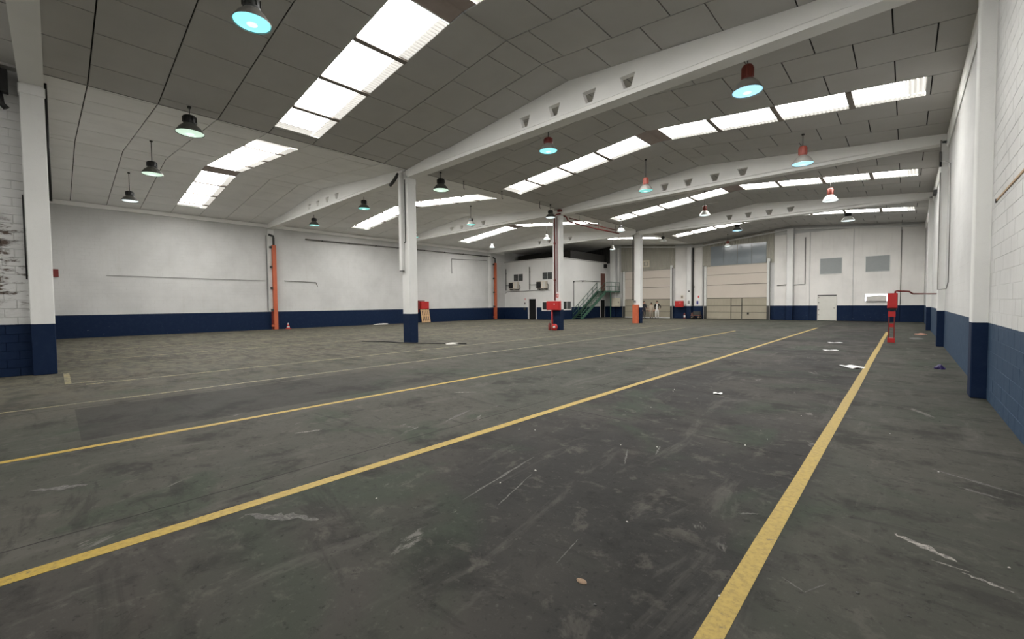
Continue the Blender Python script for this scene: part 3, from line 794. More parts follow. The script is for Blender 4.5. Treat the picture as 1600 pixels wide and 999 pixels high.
# ================================================================== ceiling lamps
def lens_mat(name, c, s): return glow(name, c, s)
M['lens_cyan'] = lens_mat('lamp_lens_cyan', (.30, .92, 1.0), 1.15)
M['lens_blue'] = lens_mat('lamp_lens_blue', (.42, .80, 1.0), 1.1)
M['lens_green'] = lens_mat('lamp_lens_pale_green', (.72, .95, .78), .8)
M['lens_teal'] = lens_mat('lamp_lens_teal', (.28, .85, .80), .75)
M['lens_white'] = lens_mat('lamp_lens_white', (.85, .95, .97), .9)
M['core'] = glow('lamp_bulb', (.70, 1.0, 1.0), 1.3)
def lamp(x, y, D, cap, shade, lens, label, z=6.5, tilt=0):
    r = empty('high_bay_lamp', (x, y, z), label=label, cat='lamp', group='high bay lamps hanging from the ceiling')
    R_ = D/2; tall = cap == 'red_lamp'
    hs = .44*D if tall else .38*D; hc = .50*D if tall else .34*D; rc = .19*D if tall else .235*D
    rot = (tilt, 0, .3)
    mb = MB(); mb.lathe([(R_*1.03, -.01), (R_*1.03, .015), (R_*.97, .02), (R_*.93, hs*.25), (R_*.74, hs*.62), (R_*.50, hs*.9), (rc*.95, hs)], n=28, caps=False)
    mb.build('reflector', M[shade], r).rotation_euler = rot
    mb = MB(); mb.lathe([(R_*.985, .004), (R_*.85, -.014), (R_*.5, -.03), (.01, -.036)], n=28, caps=False); ln = mb.build('lens', M[lens], r); ln.rotation_euler = rot
    mb = MB(); mb.lathe([(R_*.30, -.032), (R_*.15, -.042), (.008, -.045)], n=20, caps=False); mb.build('bulb_glow', M['core'], ln)
    mb = MB(); mb.lathe([(rc*.9, hs-.01), (rc, hs+.02), (rc, hs+hc*.88), (rc*.8, hs+hc)], n=18)
    for i in range(9):
        a = 2*math.pi*i/9; c_, s_ = math.cos(a), math.sin(a)
        v = []
        for rr in (rc*.95, rc*1.12):
            for tt in (-.008, .008):
                for zz in (hs+.04, hs+hc*.84): v.append((c_*rr-s_*tt, s_*rr+c_*tt, zz))
        mb.add(v, [(0, 1, 3, 2), (4, 6, 7, 5), (0, 4, 5, 1), (2, 3, 7, 6), (0, 2, 6, 4), (1, 5, 7, 3)])
    mb.build('ballast_housing', M[cap], r).rotation_euler = rot
    zt = ceil_z(x) - z
    mb = MB(); mb.tube([(0, 0, hs+hc-.02), (0, 0, zt+.02)], .014, 6); mb.lathe([(.045, zt-.05), (.05, zt+.01)], n=10); mb.build('hanger', M['dark'], r)
    return r
LAMPS = [
 (-8.37, 2.49, .575, 'dark', 'alu', 'lens_cyan', 'cyan-lit lamp cut by the top edge beside the first rooflight'),
 (-14.87, 2.77, .66, 'black', 'alu_dark', 'lens_green', 'pale green black-capped lamp nearest the left pillar'),
 (-20.38, 2.62, .62, 'black', 'alu_dark', 'lens_green', 'black-capped lamp second from the left wall in the nearest row'),
 (-26.2, 2.53, .60, 'black', 'alu_dark', 'lens_white', 'white-lit black-capped lamp nearest the left wall at far left'),
 (-2.80, 11.16, .63, 'red_lamp', 'alu', 'lens_blue', 'red-capped blue-lit lamp just beyond the largest beam at right'),
 (-8.50, 10.95, .56, 'red_dark', 'alu', 'lens_cyan', 'red-capped cyan lamp below the middle of the largest beam'),
 (-14.66, 11.41, .65, 'black', 'alu_dark', 'lens_green', 'black-capped lamp hanging just right of the first column'),
 (-20.18, 10.83, .57, 'black', 'alu_dark', 'lens_teal', 'teal-lit lamp below the near left nave beam, right one'),
 (-26.43, 10.91, .58, 'black', 'alu_dark', 'lens_teal', 'teal-lit lamp below the near left nave beam, left one'),
 (-2.79, 18.32, .65, 'red_lamp', 'alu', 'lens_blue', 'red-capped lamp in front of the middle beam at right'),
 (-8.43, 17.76, .585, 'red_lamp', 'alu', 'lens_teal', 'orange-red-capped teal lamp in front of the middle beam holes'),
 (-14.92, 19.38, .56, 'black', 'alu_dark', 'lens_white', 'black-capped lamp beside the top of the column with red riser'),
 (-19.66, 17.57, .52, 'dark', 'alu', 'lens_teal', 'small teal lamp in front of the middle left nave beam'),
 (-26.1, 17.9, .52, 'dark', 'alu', 'lens_teal', 'lamp half hidden behind the first column'),
 (-2.81, 26.01, .64, 'red_lamp', 'alu', 'lens_white', 'red-capped lamp between the third and fourth rooflights at right'),
 (-8.41, 25.13, .56, 'red_lamp', 'alu_white', 'lens_white', 'red-capped white lamp in front of the farthest beam'),
 (-14.31, 26.4, .50, 'black', 'alu_white', 'lens_white', 'black-capped lamp near the end of the red overhead pipe'),
 (-20.13, 25.65, .46, 'alu_white', 'alu_white', 'lens_white', 'white lamp left of the column with red riser'),
 (-26.35, 25.96, .42, 'alu_white', 'alu_white', 'lens_white', 'white lamp above the far orange downpipe'),
 (-2.69, 33.22, .66, 'black', 'alu_white', 'lens_white', 'white black-capped lamp above the two grey windows'),
 (-8.6, 32.14, .62, 'black', 'alu_dark', 'lens_blue', 'dark-capped lamp above the right loading door'),
 (-11.6, 40.5, .50, 'red_lamp', 'alu_white', 'lens_white', 'red-capped lamp close in front of the blue-grey glazing'),
 (-14.31, 33.24, .52, 'black', 'alu_white', 'lens_white', 'tilted black-capped lamp just right of the far column top'),
 (-19.78, 34.93, .50, 'alu_white', 'alu_white', 'lens_white', 'white lamp hanging by the office corner column'),
]
for L in LAMPS: lamp(*L, tilt=.35 if 'tilted' in L[6] else 0)

# ================================================================== pipes and fittings
def downpipe(y, label, ztop):
    r = empty('downpipe', (XL+.20, y, 0), label=label, cat='pipe')
    mb = MB(); mb.prism([(-.10, -.12), (.10, -.12), (.10, .12), (-.10, .12)], 'z', 0, ztop); mb.build('orange_guard', M['orange'], r)
    mb = MB(); mb.tube([(0, 0, ztop), (0, 0, 6.3), (0, -.02, 6.42), (0, -.3, 6.5)], .075); mb.build('upper_pipe', M['dark'], r)
    for z in (.25, 1.35, 2.85, 4.3, ztop-.15): B('bracket', M['dark'] if z > .3 else M['orange'], -.12, .06, -.24, -.12, z-.07, z+.07, r)
    B('rear_flange', M['red_dark'], -.12, -.08, -.22, .2, 0, 1.25, r)
downpipe(10.42, 'orange guarded downpipe on the left wall, nearer one', 5.8)
downpipe(31.95, 'orange guarded downpipe beside the office corner, farther one', 5.95)
pipe('conduit', M['dark'], [(XL+.06, 10.0, 6.45), (XL+.06, 10.0, 1.3)], .018, 'thin dark cable left of the near orange downpipe')
pipe('wall_conduit', M['conduit'], [(XL+.08, 12.6, 6.45), (XL+.08, 20, 6.52), (XL+.08, 31.3, 6.6)], .05, 'long dark conduit with clamps high on the left wall',
     clamps=[(XL+.08, y, 6.44+.0082*(y-12)) for y in (13.8, 15.9, 18.2, 20.6, 23, 25.3, 27.6, 30)])
pipe('conduit', M['conduit'], [(XL+.04, 2.0, 3.38), (XL+.04, 9.9, 3.34)], .012, 'thin horizontal conduit left of the near downpipe')
pipe('conduit', M['conduit'], [(XL+.04, 11.1, 3.38), (XL+.04, 13.3, 3.34), (XL+.04, 13.4, 3.05)], .025, 'short bent conduit right of the near downpipe')
pipe('conduit', M['conduit'], [(XL+.04, 26.2, 4.6), (XL+.04, 26.2, 6.0), (XL+.04, 30.9, 6.15)], .025, 'bent conduit near the far end of the left wall')
B('alarm_box', M['red_dark'], XL, XL+.10, .02, .22, 3.22, 3.62, label='small dark red box on the left wall beside the nearest pillar', cat='alarm box')

# first column: capped downpipe, cable, elbow
r = empty('capped_downpipe', (-15.58, YB[1]-.225, 3.05), label='white boxed downpipe with dark open end on the first column', cat='pipe')
B('duct', M['pillar'], -.09, .09, -.12, 0, 0, 4.05, r); B('open_end', M['dark'], -.09, .09, -.12, 0, -.03, 0, r)
MB().tube([(-.08, -.10, 4.05), (-.3, -.2, 3.75), (-.5, -.25, 3.6)], .07).build('elbow', M['dark'], r)
pipe('conduit', M['dark'], [(-15.36, YB[1]-.23, 6.8), (-15.36, YB[1]-.23, 4.25), (-15.45, YB[1]-.23, 4.2)], .02, 'thin dark cable down the first column')
pipe('conduit', M['black'], [(-15.24, YB[0]+.225, 7.0), (-15.24, YB[0]+.225, 4.2)], .025, 'black cable down the far edge of the nearest pillar')
r = empty('gutter_outlet', (-15.22, -.75, 6.9), label='dark gutter outlet and elbow left of the nearest pillar', cat='pipe')
B('hopper', M['black'], -.10, .12, -.45, .20, -.35, .15, r); MB().tube([(.0, .05, -.3), (0, .08, -.6), (0, .16, -.7)], .06).build('elbow', M['black'], r)

pipe('conduit', M['black'], [(-15.38, -.42, 4.3), (-15.38, -.42, 2.3)], .012, 'dark strip standing for the shadow gap between stained wall and nearest pillar')  # thin black tube stands in for the shadow line in this corner
for hx, hy, lab in ((-14.9, 12.9, 'small dark ceiling hook right of the first column'), (-14.9, 15.4, 'small dark ceiling hook midway between first and second columns'), (-14.9, 18.4, 'small dark ceiling hook close to the second column')):
    hk = empty('ceiling_hook', (hx, hy, ceil_z(hx)), label=lab, cat='hook')
    MB().tube([(0, 0, .01), (0, 0, -.32), (.03, 0, -.38), (.07, 0, -.36)], .014, 6).build('rod', M['dark'], hk); MB().lathe([(.04, -.02), (.04, .005)], n=10).build('plate', M['dark'], hk)
# second column: riser, cabinet, extinguisher, sign
YN = YB[2]-.2
pipe('riser_pipe', M['red_dark'], [(-15.50, YN-.06, 1.77), (-15.50, YN-.06, 6.85), (-15.3, YN-.06, 6.9), (-15.05, YN-.06, 6.9)], .04, 'dark red riser pipe up the second column',
     clamps=[(-15.50, YN-.06, 3.0), (-15.50, YN-.06, 5.2)], cmat=M['red_dark'])
pipe('riser_pipe', M['red_dark'], [(-15.33, YN-.05, 2.3), (-15.33, YN-.05, 6.8)], .022, 'thin red cable conduit beside the riser pipe')
B('junction_box', M['red_dark'], -15.22, -14.98, YN-.16, YN, 7.02, 7.15, label='dark red junction box at the top of the second column', cat='box')
def hose_cabinet(loc, w_, h_, d_, label, post=None):
    r = empty('hose_cabinet', loc, label=label, cat='fire cabinet')
    B('case', M['red'], -w_/2, w_/2, -d_, 0, 0, h_, r, bev=.015)
    dr = B('door', M['red'], -w_/2+.03, w_/2-.03, -d_-.015, -d_, .03, h_-.03, r)
    B('latch', M['sign_white'], w_*.12, w_*.12+.05, -d_-.03, -d_-.015, h_*.62, h_*.62+.06, dr)
    return r
hc = hose_cabinet((-15.53, YN-.02, 1.2), .95, .55, .24, 'bright red fire hose cabinet on the second column')
MB().tube([(-.12, -.12, 0), (-.12, -.12, -1.18)], .05).build('standpipe', M['red'], hc)
ex = empty('fire_extinguisher', (-15.72, YN-.30, 0), label='dark red extinguisher at the foot of the second column', cat='extinguisher')
MB().lathe([(.085, 0), (.09, .02), (.09, .34), (.06, .41), (.03, .44)], n=16).build('cylinder', M['red_dark'], ex); MB().tube([(0, 0, .42), (.03, -.06, .47), (.11, -.06, .3)], .016).build('hose', M['black'], ex)
ex = empty('hose_reel', (-15.36, YN-.30, 0), label='red and white coiled hose on the floor at the second column', cat='hose reel')
o = MB().lathe([(.10, 0), (.19, 0), (.19, .12), (.10, .12)], n=18, caps=False).build('coil', M['red'], ex, loc=(0, .06, .2)); o.rotation_euler = (math.pi/2, 0, 0)
o = MB().lathe([(.02, 0), (.075, 0), (.075, .13), (.02, .13)], n=14, caps=False).build('hub', M['sign_white'], ex, loc=(0, .06, .2)); o.rotation_euler = (math.pi/2, 0, 0)
B('reel_foot', M['red_dark'], -.15, .15, -.06, .06, 0, .03, ex)
sign(-15.36, YN, 1.92, .30, .32, (M['sign_white'], M['sign_red'], M['sign_white']), 'red and white fire hose sign above the bright red cabinet')
sg_ = empty('pipe_run', (-15.45, 21.0, 6.75), label='rust red sprinkler pipe hung between second and third columns', cat='pipe')
MB().tube([(.2, -.1, .15), (.25, .3, .1), (.15, .6, -.05), (0, 1.0, -.08), (0, 4.0, -.12), (0, 7.2, -.08)], .045).build('pipe', M['red_dark'], sg_)
MB().tube([(.12, .8, .12), (.12, 4.0, .06), (.12, 7.2, .08)], .03).build('pipe', M['red_dark'], sg_)
for y in (2, 4.3, 6.6): MB().tube([(.05, y, -.1), (.05, y, .42)], .012, 6).build('hanger', M['dark'], sg_)

# third column orange guard
g = empty('column_guard', (-15.53, YB[3]-.2, 0), label='orange protective guard at the foot of the far column', cat='column guard')
mb = MB(); mb.prism([(-.24, 0), (-.24, -.14), (-.14, -.20), (.14, -.20), (.24, -.14), (.24, 0), (.17, 0), (.17, -.1), (-.17, -.1), (-.17, 0)], 'z', 0, 1.45); mb.build('shell', M['orange'], g)
MB().prism([(-.17, -.01), (-.17, -.09), (.17, -.09), (.17, -.01)], 'z', 0.0, 1.40).build('core', M['orange'], g)
B('wall_box', M['conduit'], -15.75, -15.55, YB[3]-.28, YB[3]-.2, 1.62, 1.78, label='small grey box above the orange column guard', cat='switch box')
pipe('conduit', M['dark'], [(-15.74, YB[3]-.28, 6.9), (-15.74, YB[3]-.28, 1.8)], .05, 'dark vertical pipe up the left edge of the far column')

# red hose cabinet on a post stand near the right wall
h = empty('hose_stand', (-.38, 21.62, 0), label='red hose cabinet on a tall red frame near the right wall', cat='fire cabinet')
B('case', M['red'], -.14, .15, -.12, .35, 1.30, 1.87, h, bev=.012)
B('cabinet_door', M['red'], -.12, .13, -.135, -.12, 1.33, 1.84, h)
B('underside', M['black'], -.11, .12, -.08, .30, 1.22, 1.30, h)
for s in (-.10, .055): B('post', M['red_dark'], s, s+.035, -.03, .03, 0, 1.22, h)
B('base_plate', M['red'], -.115, .10, -.10, .10, 0, .17, h); B('cross_plate', M['red'], -.065, .055, -.02, .02, .58, .72, h); B('top_plate', M['red'], -.11, .10, -.035, .035, .98, 1.18, h)
MB().tube([(.08, 0, 1.86), (.08, 0, 1.93), (.12, .0, 1.95), (.46, .3, 1.93), (.56, .4, 1.84), (1.32, 4.2, 1.86)], .03).build('feed_pipe', M['red_dark'], h)

# right wall: cables on the second pilaster, batten, gutter pieces
pipe('cable', M['conduit'], [(.76, 20.2, 6.9), (.77, 20.2, 6.2), (.85, 19.6, 6.05), (.93, 18.9, 5.8), (.935, 18.6, 4.0), (.935, 18.6, 2.15), (.93, 19.3, 1.95), (.78, 20.5, 1.95), (.775, 20.55, 5.9)], .013, 'dark cable loop hanging on the second right pilaster', 'cable')
pipe('cable', M['black'], [(.775, 20.55, 6.6), (.775, 20.55, 6.1)], .03, 'thick dark cable end at the top of the second right pilaster', 'cable')
bt = empty('wall_batten', (XW, 7.55, 3.06), label='rust orange batten fixed across the near right wall', cat='batten')
B('strip', M['rust'], -.012, 0, 0, 2.05, 0, .028, bt); B('end_hook', M['dark'], -.02, 0, 2.03, 2.08, -.02, .035, bt)
for (y, l) in ((33.5, 'small dark bracket cluster on the right wall beyond the last pilaster'), (28.2, 'small dark bracket cluster on the right wall before the last pilaster')):
    b_ = empty('wall_bracket', (.86, y, 6.55), label=l, cat='bracket')
    for i in range(3): B('arm', M['dark'], -.02, .11, -.35+i*.3, -.25+i*.3, -.02, .14, b_)

# left wall: red cabinet with pallet slats, cone, debris
hc = empty('hose_cabinet', (XL+.02, 22.82, 1.22), label='red hose cabinet above pale wooden slats on the left wall', cat='fire cabinet')
B('case', M['red'], 0, .28, -.42, .46, 0, .68, hc, bev=.02); B('door', M['red'], .28, .30, -.38, .42, .03, .65, hc); B('side_pipe', M['red_dark'], .05, .12, -.62, -.52, -.3, .75, hc); B('top_pipe', M['red_dark'], .05, .12, -.62, .1, .70, .77, hc)
pl = empty('pallet', (XL+.12, 22.85, 0), label='pale wooden pallet leaning under the red cabinet by the left wall', cat='pallet')
for i in range(5):
    y = -.46+i*.2; MB().prism([(.30, 0), (.34, 0), (.10, 1.2), (.06, 1.2)], 'y', y, y+.11).build('slat', M['wood'], pl)
for t_ in (.06, .55, 1.05): MB().box(.27-.2*t_, .29-.2*t_+.01, -.46, .45, t_, t_+.1).build('cross_slat', M['wood'], pl)
cn = empty('traffic_cone', (XL+.38, 11.15, 0), label='small red and white traffic cone beside the near orange downpipe', cat='cone')
MB().lathe([(.12, .02), (.10, .1)], n=16).build('lower_cone', M['sign_red'], cn); MB().lathe([(.10, .1), (.075, .2)], n=16).build('white_band', M['sign_white'], cn)
MB().lathe([(.075, .2), (.05, .3)], n=16).build('middle_band', M['sign_red'], cn); MB().lathe([(.05, .3), (.02, .42)], n=16).build('tip', M['sign_white'], cn); B('base', M['sign_red'], -.15, .15, -.15, .15, 0, .025, cn)

def blob(name, mat, loc, sx, sy, sz, label, cat, seed, n=9):
    rr = random.Random(seed); mb = MB()
    prof = []
    for zf, k in ((0, 1), (.35, .95), (.75, .7), (1, .3)):
        prof.append([(math.cos(2*math.pi*i/n)*sx*k*rr.uniform(.7, 1.15), math.sin(2*math.pi*i/n)*sy*k*rr.uniform(.7, 1.15), zf*sz*rr.uniform(.85, 1.1) if zf else 0) for i in range(n)])
    v = [p for L in prof for p in L]; fs = []
    for j in range(3):
        for i in range(n): k = (i+1) % n; fs.append((j*n+i, j*n+k, (j+1)*n+k, (j+1)*n+i))
    fs.append(tuple(range(3*n, 4*n))); fs.append(tuple(reversed(range(n))))
    mb.add(v, fs); return mb.build(name, mat, loc=loc, label=label, cat=cat)
blob('rubble_pile', M['rubble'], (XL+.4, 18.4, 0), .22, .75, .09, 'flat white debris on the floor along the left wall', 'debris', 3)
blob('plastic_bag', M['purple'], (.60, 13.88, 0), .10, .10, .10, 'crumpled dark purple bag on the floor by the right wall', 'bag', 4)
blob('cardboard_scrap', M['pink'], (.55, 27.4, 0), .22, .5, .05, 'pinkish cardboard scrap near the far right pilaster', 'scrap', 5)
blob('cardboard_scrap', M['cardboard'], (-1.34, 2.01, 0), .035, .022, .012, 'small torn cardboard piece on the dark near floor', 'scrap', 6)
blob('floor_grating_piece', M['dark'], (.35, 24.2, 0), .25, .6, .02, 'flat dark scrap on the floor beyond the red hose stand', 'scrap', 8)
def sheet_on_floor(x, y, w_, l_, rz, mat, label, lift=.02):
    v = []; n = 6
    for i in range(n+1):
        for j in (0, 1):
            t_ = i/n; v.append(((t_-.5)*w_, (j-.5)*l_, .004 + lift*abs(math.sin(t_*math.pi*1.3+j))))
    k = len(v); v += [(a, b, c+.003) for a, b, c in v]
    fs = [(2*i, 2*i+1, 2*i+3, 2*i+2) for i in range(n)] + [(k+2*i, k+2*i+2, k+2*i+3, k+2*i+1) for i in range(n)]
    return MB().add(v, fs).build('paper_sheet', mat, loc=(x, y, 0), rz=rz, label=label, cat='paper')
sheet_on_floor(-.92, 12.95, .30, .42, .75, M['paper'], 'white paper sheet on the floor just left of the right yellow line', .03)
sheet_on_floor(-2.37, 7.8, .14, .10, .3, M['paper'], 'small white scrap of paper in the dark lane', .015)
sheet_on_floor(-1.75, 17.0, .40, .16, .6, M['paper'], 'white paper strip far along the dark lane, nearer one', .012)
sheet_on_floor(-1.95, 20.2, .45, .16, .6, M['paper'], 'white paper strip far along the dark lane, farther one', .012)
c_ = pipe('floor_cable', M['black'], [(-17.6, 9.2, .02), (-16.6, 9.7, .02), (-15.6, 9.85, .02), (-14.6, 10.2, .02), (-13.6, 10.9, .02), (-12.9, 11.2, .02)], .02, 'black cable lying on the floor past the first column', 'cable')
blob('rubble_pile', M['rubble'], (-13.55, 11.0, 0), .35, .3, .04, 'small pale rubble heap at the end of the floor cable', 'debris', 12)

# far wall fittings
hose_cabinet((-16.5, YF-.37, 1.13), .82, .62, .2, 'red hose cabinet on the far wall between the loading doors')
B('cabinet_mount', M['precast'], -16.6, -16.4, YF-.37, YF-.035, 1.3, 1.6, label='pale bracket block carrying the far red cabinet', cat='bracket')
ex = empty('fire_extinguisher', (-15.95, YF-.55, 0), label='extinguisher with white label below the far red cabinet', cat='extinguisher')
MB().lathe([(.085, 0), (.09, .02), (.09, .45), (.06, .52), (.03, .56)], n=16).build('cylinder', M['red_dark'], ex); MB().lathe([(.092, .12), (.092, .34)], n=16, caps=False).build('paper_label', M['sign_white'], ex)
MB().tube([(0, 0, .54), (.05, -.07, .6), (.12, -.06, .3)], .016).build('hose', M['black'], ex)
sign(-16.4, P_, 1.98, .25, .32, (M['yellow_sign'], M['conduit']), 'small yellowed sign above the far red cabinet')
sign(-15.6, YF-.35, 2.55, .22, .25, (M['sign_white'], M['black']), 'small sign with dark dot on the slim far column')
sign(-15.62, YF-.35, 1.35, .34, .5, (M['sign_white'], M['conduit']), 'small notice sheet low on the slim far column')
sign(-14.8, P_, 1.95, .2, .35, (M['sign_white'], M['sign_red']), 'small red sign left of the right loading door')
sign(-14.9, P_, 1.32, .3, .5, (M['sign_white'], M['sign_blue']), 'small blue sign below the red one by the loading door')
ct = empty('hand_cart', (-14.75, YF-.75, 0), label='dark brown low cart with wheels beside the right loading door', cat='cart')
B('deck', M['brown'], -.45, .4, -.25, .25, .30, .38, ct); B('load', M['dark'], -.25, .38, -.2, .2, .38, .72, ct, bev=.03); B('load', M['brown'], -.42, -.28, -.2, .2, .38, .6, ct, bev=.02)
for x in (-.32, .28):
    for y in (-.26, .26):
        o = MB().lathe([(.04, -.03), (.15, -.03), (.15, .03), (.04, .03)], n=16).build('wheel', M['black'], ct, loc=(x, y, .15)); o.rotation_euler = (math.pi/2, 0, 0)
        o = MB().lathe([(.06, -.04), (.06, .04)], n=12).build('hub', M['cardboard'], ct, loc=(x, y, .15)); o.rotation_euler = (math.pi/2, 0, 0)
MB().tube([(-.45, 0, .36), (-.6, 0, .75), (-.6, 0, .85)], .02).build('handle', M['dark'], ct)
pipe('conduit', M['dark'], [(-15.30, YF-.12, 6.9), (-15.30, YF-.12, 1.25)], .07, 'dark pipe right of the slim far column', clamps=[(-15.2, YF-.12, 3.1), (-15.25, YF-.12, 5.6)])
pipe('conduit', M['sign_white'], [(-23.35, YF-.20, 7.6), (-23.35, YF-.20, 3.1)], .10, 'white pipe beside the office corner column')
pipe('conduit', M['conduit'], [(-8.2, YF-.09, 2.98), (-7.52, YF-.09, 3.02)], .03, 'short conduit left of the far centre column')
pipe('conduit', M['conduit'], [(-6.95, YF-.09, 2.98), (-6.2, YF-.09, 3.02), (-6.2, YF-.09, 6.9)], .03, 'conduit rising right of the far centre column')
pipe('conduit', M['conduit'], [(-.31, YF-.06, 6.8), (-.31, YF-.06, 1.3)], .018, 'dark cable down the panel joint near the right corner')
sign(-20.2, YF-.06, 5.35, .8, .7, (M['yellow_sign'], M['sheet'], M['yellow_sign']), 'faded sign above the left loading door')

# ================================================================== yellow floor lines
def fline(x, w_, y0, y1, mat, label):
    mb = MB(); n = 24; rr = random.Random(int(abs(x)*100)); v = []
    for i in range(n+1):
        y = y0+(y1-y0)*i/n
        v += [(x-w_/2+rr.uniform(-.006, .006), y, 0), (x+w_/2+rr.uniform(-.006, .006), y, 0)]
    k = len(v); v += [(a, b, .002) for a, b, c in v]
    fs = [(k+2*i, k+2*i+1, k+2*i+3, k+2*i+2) for i in range(n)] + [(2*i, 2*i+2, k+2*i+2, k+2*i) for i in range(n)] + [(2*i+1, k+2*i+1, k+2*i+3, 2*i+3) for i in range(n)]
    return mb.add(v, fs).build('floor_line', mat, label=label, cat='floor line', group='yellow lines painted on the floor')
fline(-.66, .115, -3.5, 28.5, M['line'], 'yellow floor line nearest the right wall')
fline(-3.855, .115, -4, 31.0, M['line'], 'yellow floor line bounding the dark lane on its left')
fline(-6.87, .10, -4, 25.5, M['line'], 'yellow floor line third from the right wall')
fline(-10.15, .08, -3, 27, M['line_worn'], 'worn yellow floor line fourth from the right wall')
fline(-12.55, .08, .4, 29, M['line_worn'], 'faint yellow floor line just right of the column row')
fline(-18.4, .09, .5, 30, M['line_worn'], 'faint yellow floor line left of the column row')
fline(-22.5, .09, .5, 30, M['line_worn'], 'faint yellow floor line in the middle of the left nave')
mb = MB(); mb.box(-15.1, -13.0, .10, .2, 0, .002); mb.box(-13.0, -12.9, .1, .7, 0, .002)
mb.build('floor_line', M['line_worn'], label='short faded yellow mark at the foot of the nearest pillar', cat='floor line', group='yellow lines painted on the floor')

def scuff(pts, w_, name='scuff_mark', mat=None, seed=1):
    """irregular flat streak of white plaster dust on the floor"""
    rr = random.Random(seed); n = 14; v = []
    P0, P1 = Vector(pts[0]), Vector(pts[1]); d = (P1-P0); nn = Vector((-d.y, d.x)).normalized()
    for i in range(n+1):
        t_ = i/n; p = P0+d*t_ + nn*rr.uniform(-.15, .15)*w_; ww = w_*math.sin(math.pi*min(max(t_, .03), .97))**.6*rr.uniform(.35, 1)
        v += [(*(p+nn*ww/2), .0015), (*(p-nn*ww/2), .0015)]
    fs = [(2*i, 2*i+1, 2*i+3, 2*i+2) for i in range(n)]
    o = MB().add(v, fs).build(name, mat or M['dust'], bpy.data.objects['floor']); return o
t = NT('plaster_dust'); p = t.pos(); n_ = t.noise(p, 22, 5, .75); t.base(t.mix(t.ramp(n_, .38, .62), (.08, .076, .07), (.30, .28, .25))); t.rough(.9); M['dust'] = t.m
t = NT('faint_dust'); p = t.pos(); n_ = t.noise(p, 30, 5, .8); t.base(t.mix(t.ramp(n_, .42, .7), (.06, .058, .053), (.15, .142, .13))); t.rough(.9); M['dust2'] = t.m
scuff([(-.03, 3.86), (.26, 3.70)], .09, seed=2); scuff([(.27, 3.57), (.46, 3.50)], .04, seed=3); scuff([(.14, 3.62), (.30, 3.60)], .02, seed=31)
scuff([(-2.63, 2.22), (-2.82, 3.36)], .035, seed=4, mat=M['dust2']); scuff([(-2.35, 2.35), (-2.55, 3.0)], .02, seed=5, mat=M['dust2'])
scuff([(-.90, 3.47), (-.78, 3.56)], .03, seed=6, mat=M['dust2']); scuff([(-3.70, .95), (-3.2, 1.3)], .14, seed=7, mat=M['dust2'])
scuff([(-2.02, 3.8), (-2.2, 4.2)], .025, seed=8, mat=M['dust2']); scuff([(-1.55, 2.05), (-1.6, 2.36)], .012, seed=9, mat=M['dust2'])
scuff([(-1.9, 4.25), (-1.98, 4.55)], .03, seed=10, mat=M['dust2']); scuff([(-.5, 2.82), (-.38, 2.75)], .015, seed=13, mat=M['dust2']); scuff([(-.38, 2.75), (-.30, 2.92)], .012, seed=14, mat=M['dust2'])
scuff([(.35, 5.2), (.6, 5.1)], .06, seed=15, mat=M['dust2']); scuff([(.2, 5.6), (.75, 5.3)], .05, seed=16, mat=M['dust2']); scuff([(-5.6, -.2), (-5.4, .15)], .12, seed=17, mat=M['dust2'])
scuff([(-4.6, 3.6), (-4.8, 4.2)], .07, seed=18, mat=M['dust2']); scuff([(-5.6, 2.0), (-5.5, 2.3)], .05, seed=19); scuff([(-6.0, 4.9), (-5.7, 5.2)], .05, seed=20)
rr = random.Random(21)
for i in range(40):
    x, y = rr.uniform(-3.6, .8), rr.uniform(1.6, 8)
    blob('debris_chip', M['rubble'] if rr.random() < .6 else M['dark'], (x, y, 0), rr.uniform(.004, .012), rr.uniform(.004, .012), .006, None, None, 100+i, 6).parent = bpy.data.objects['floor']

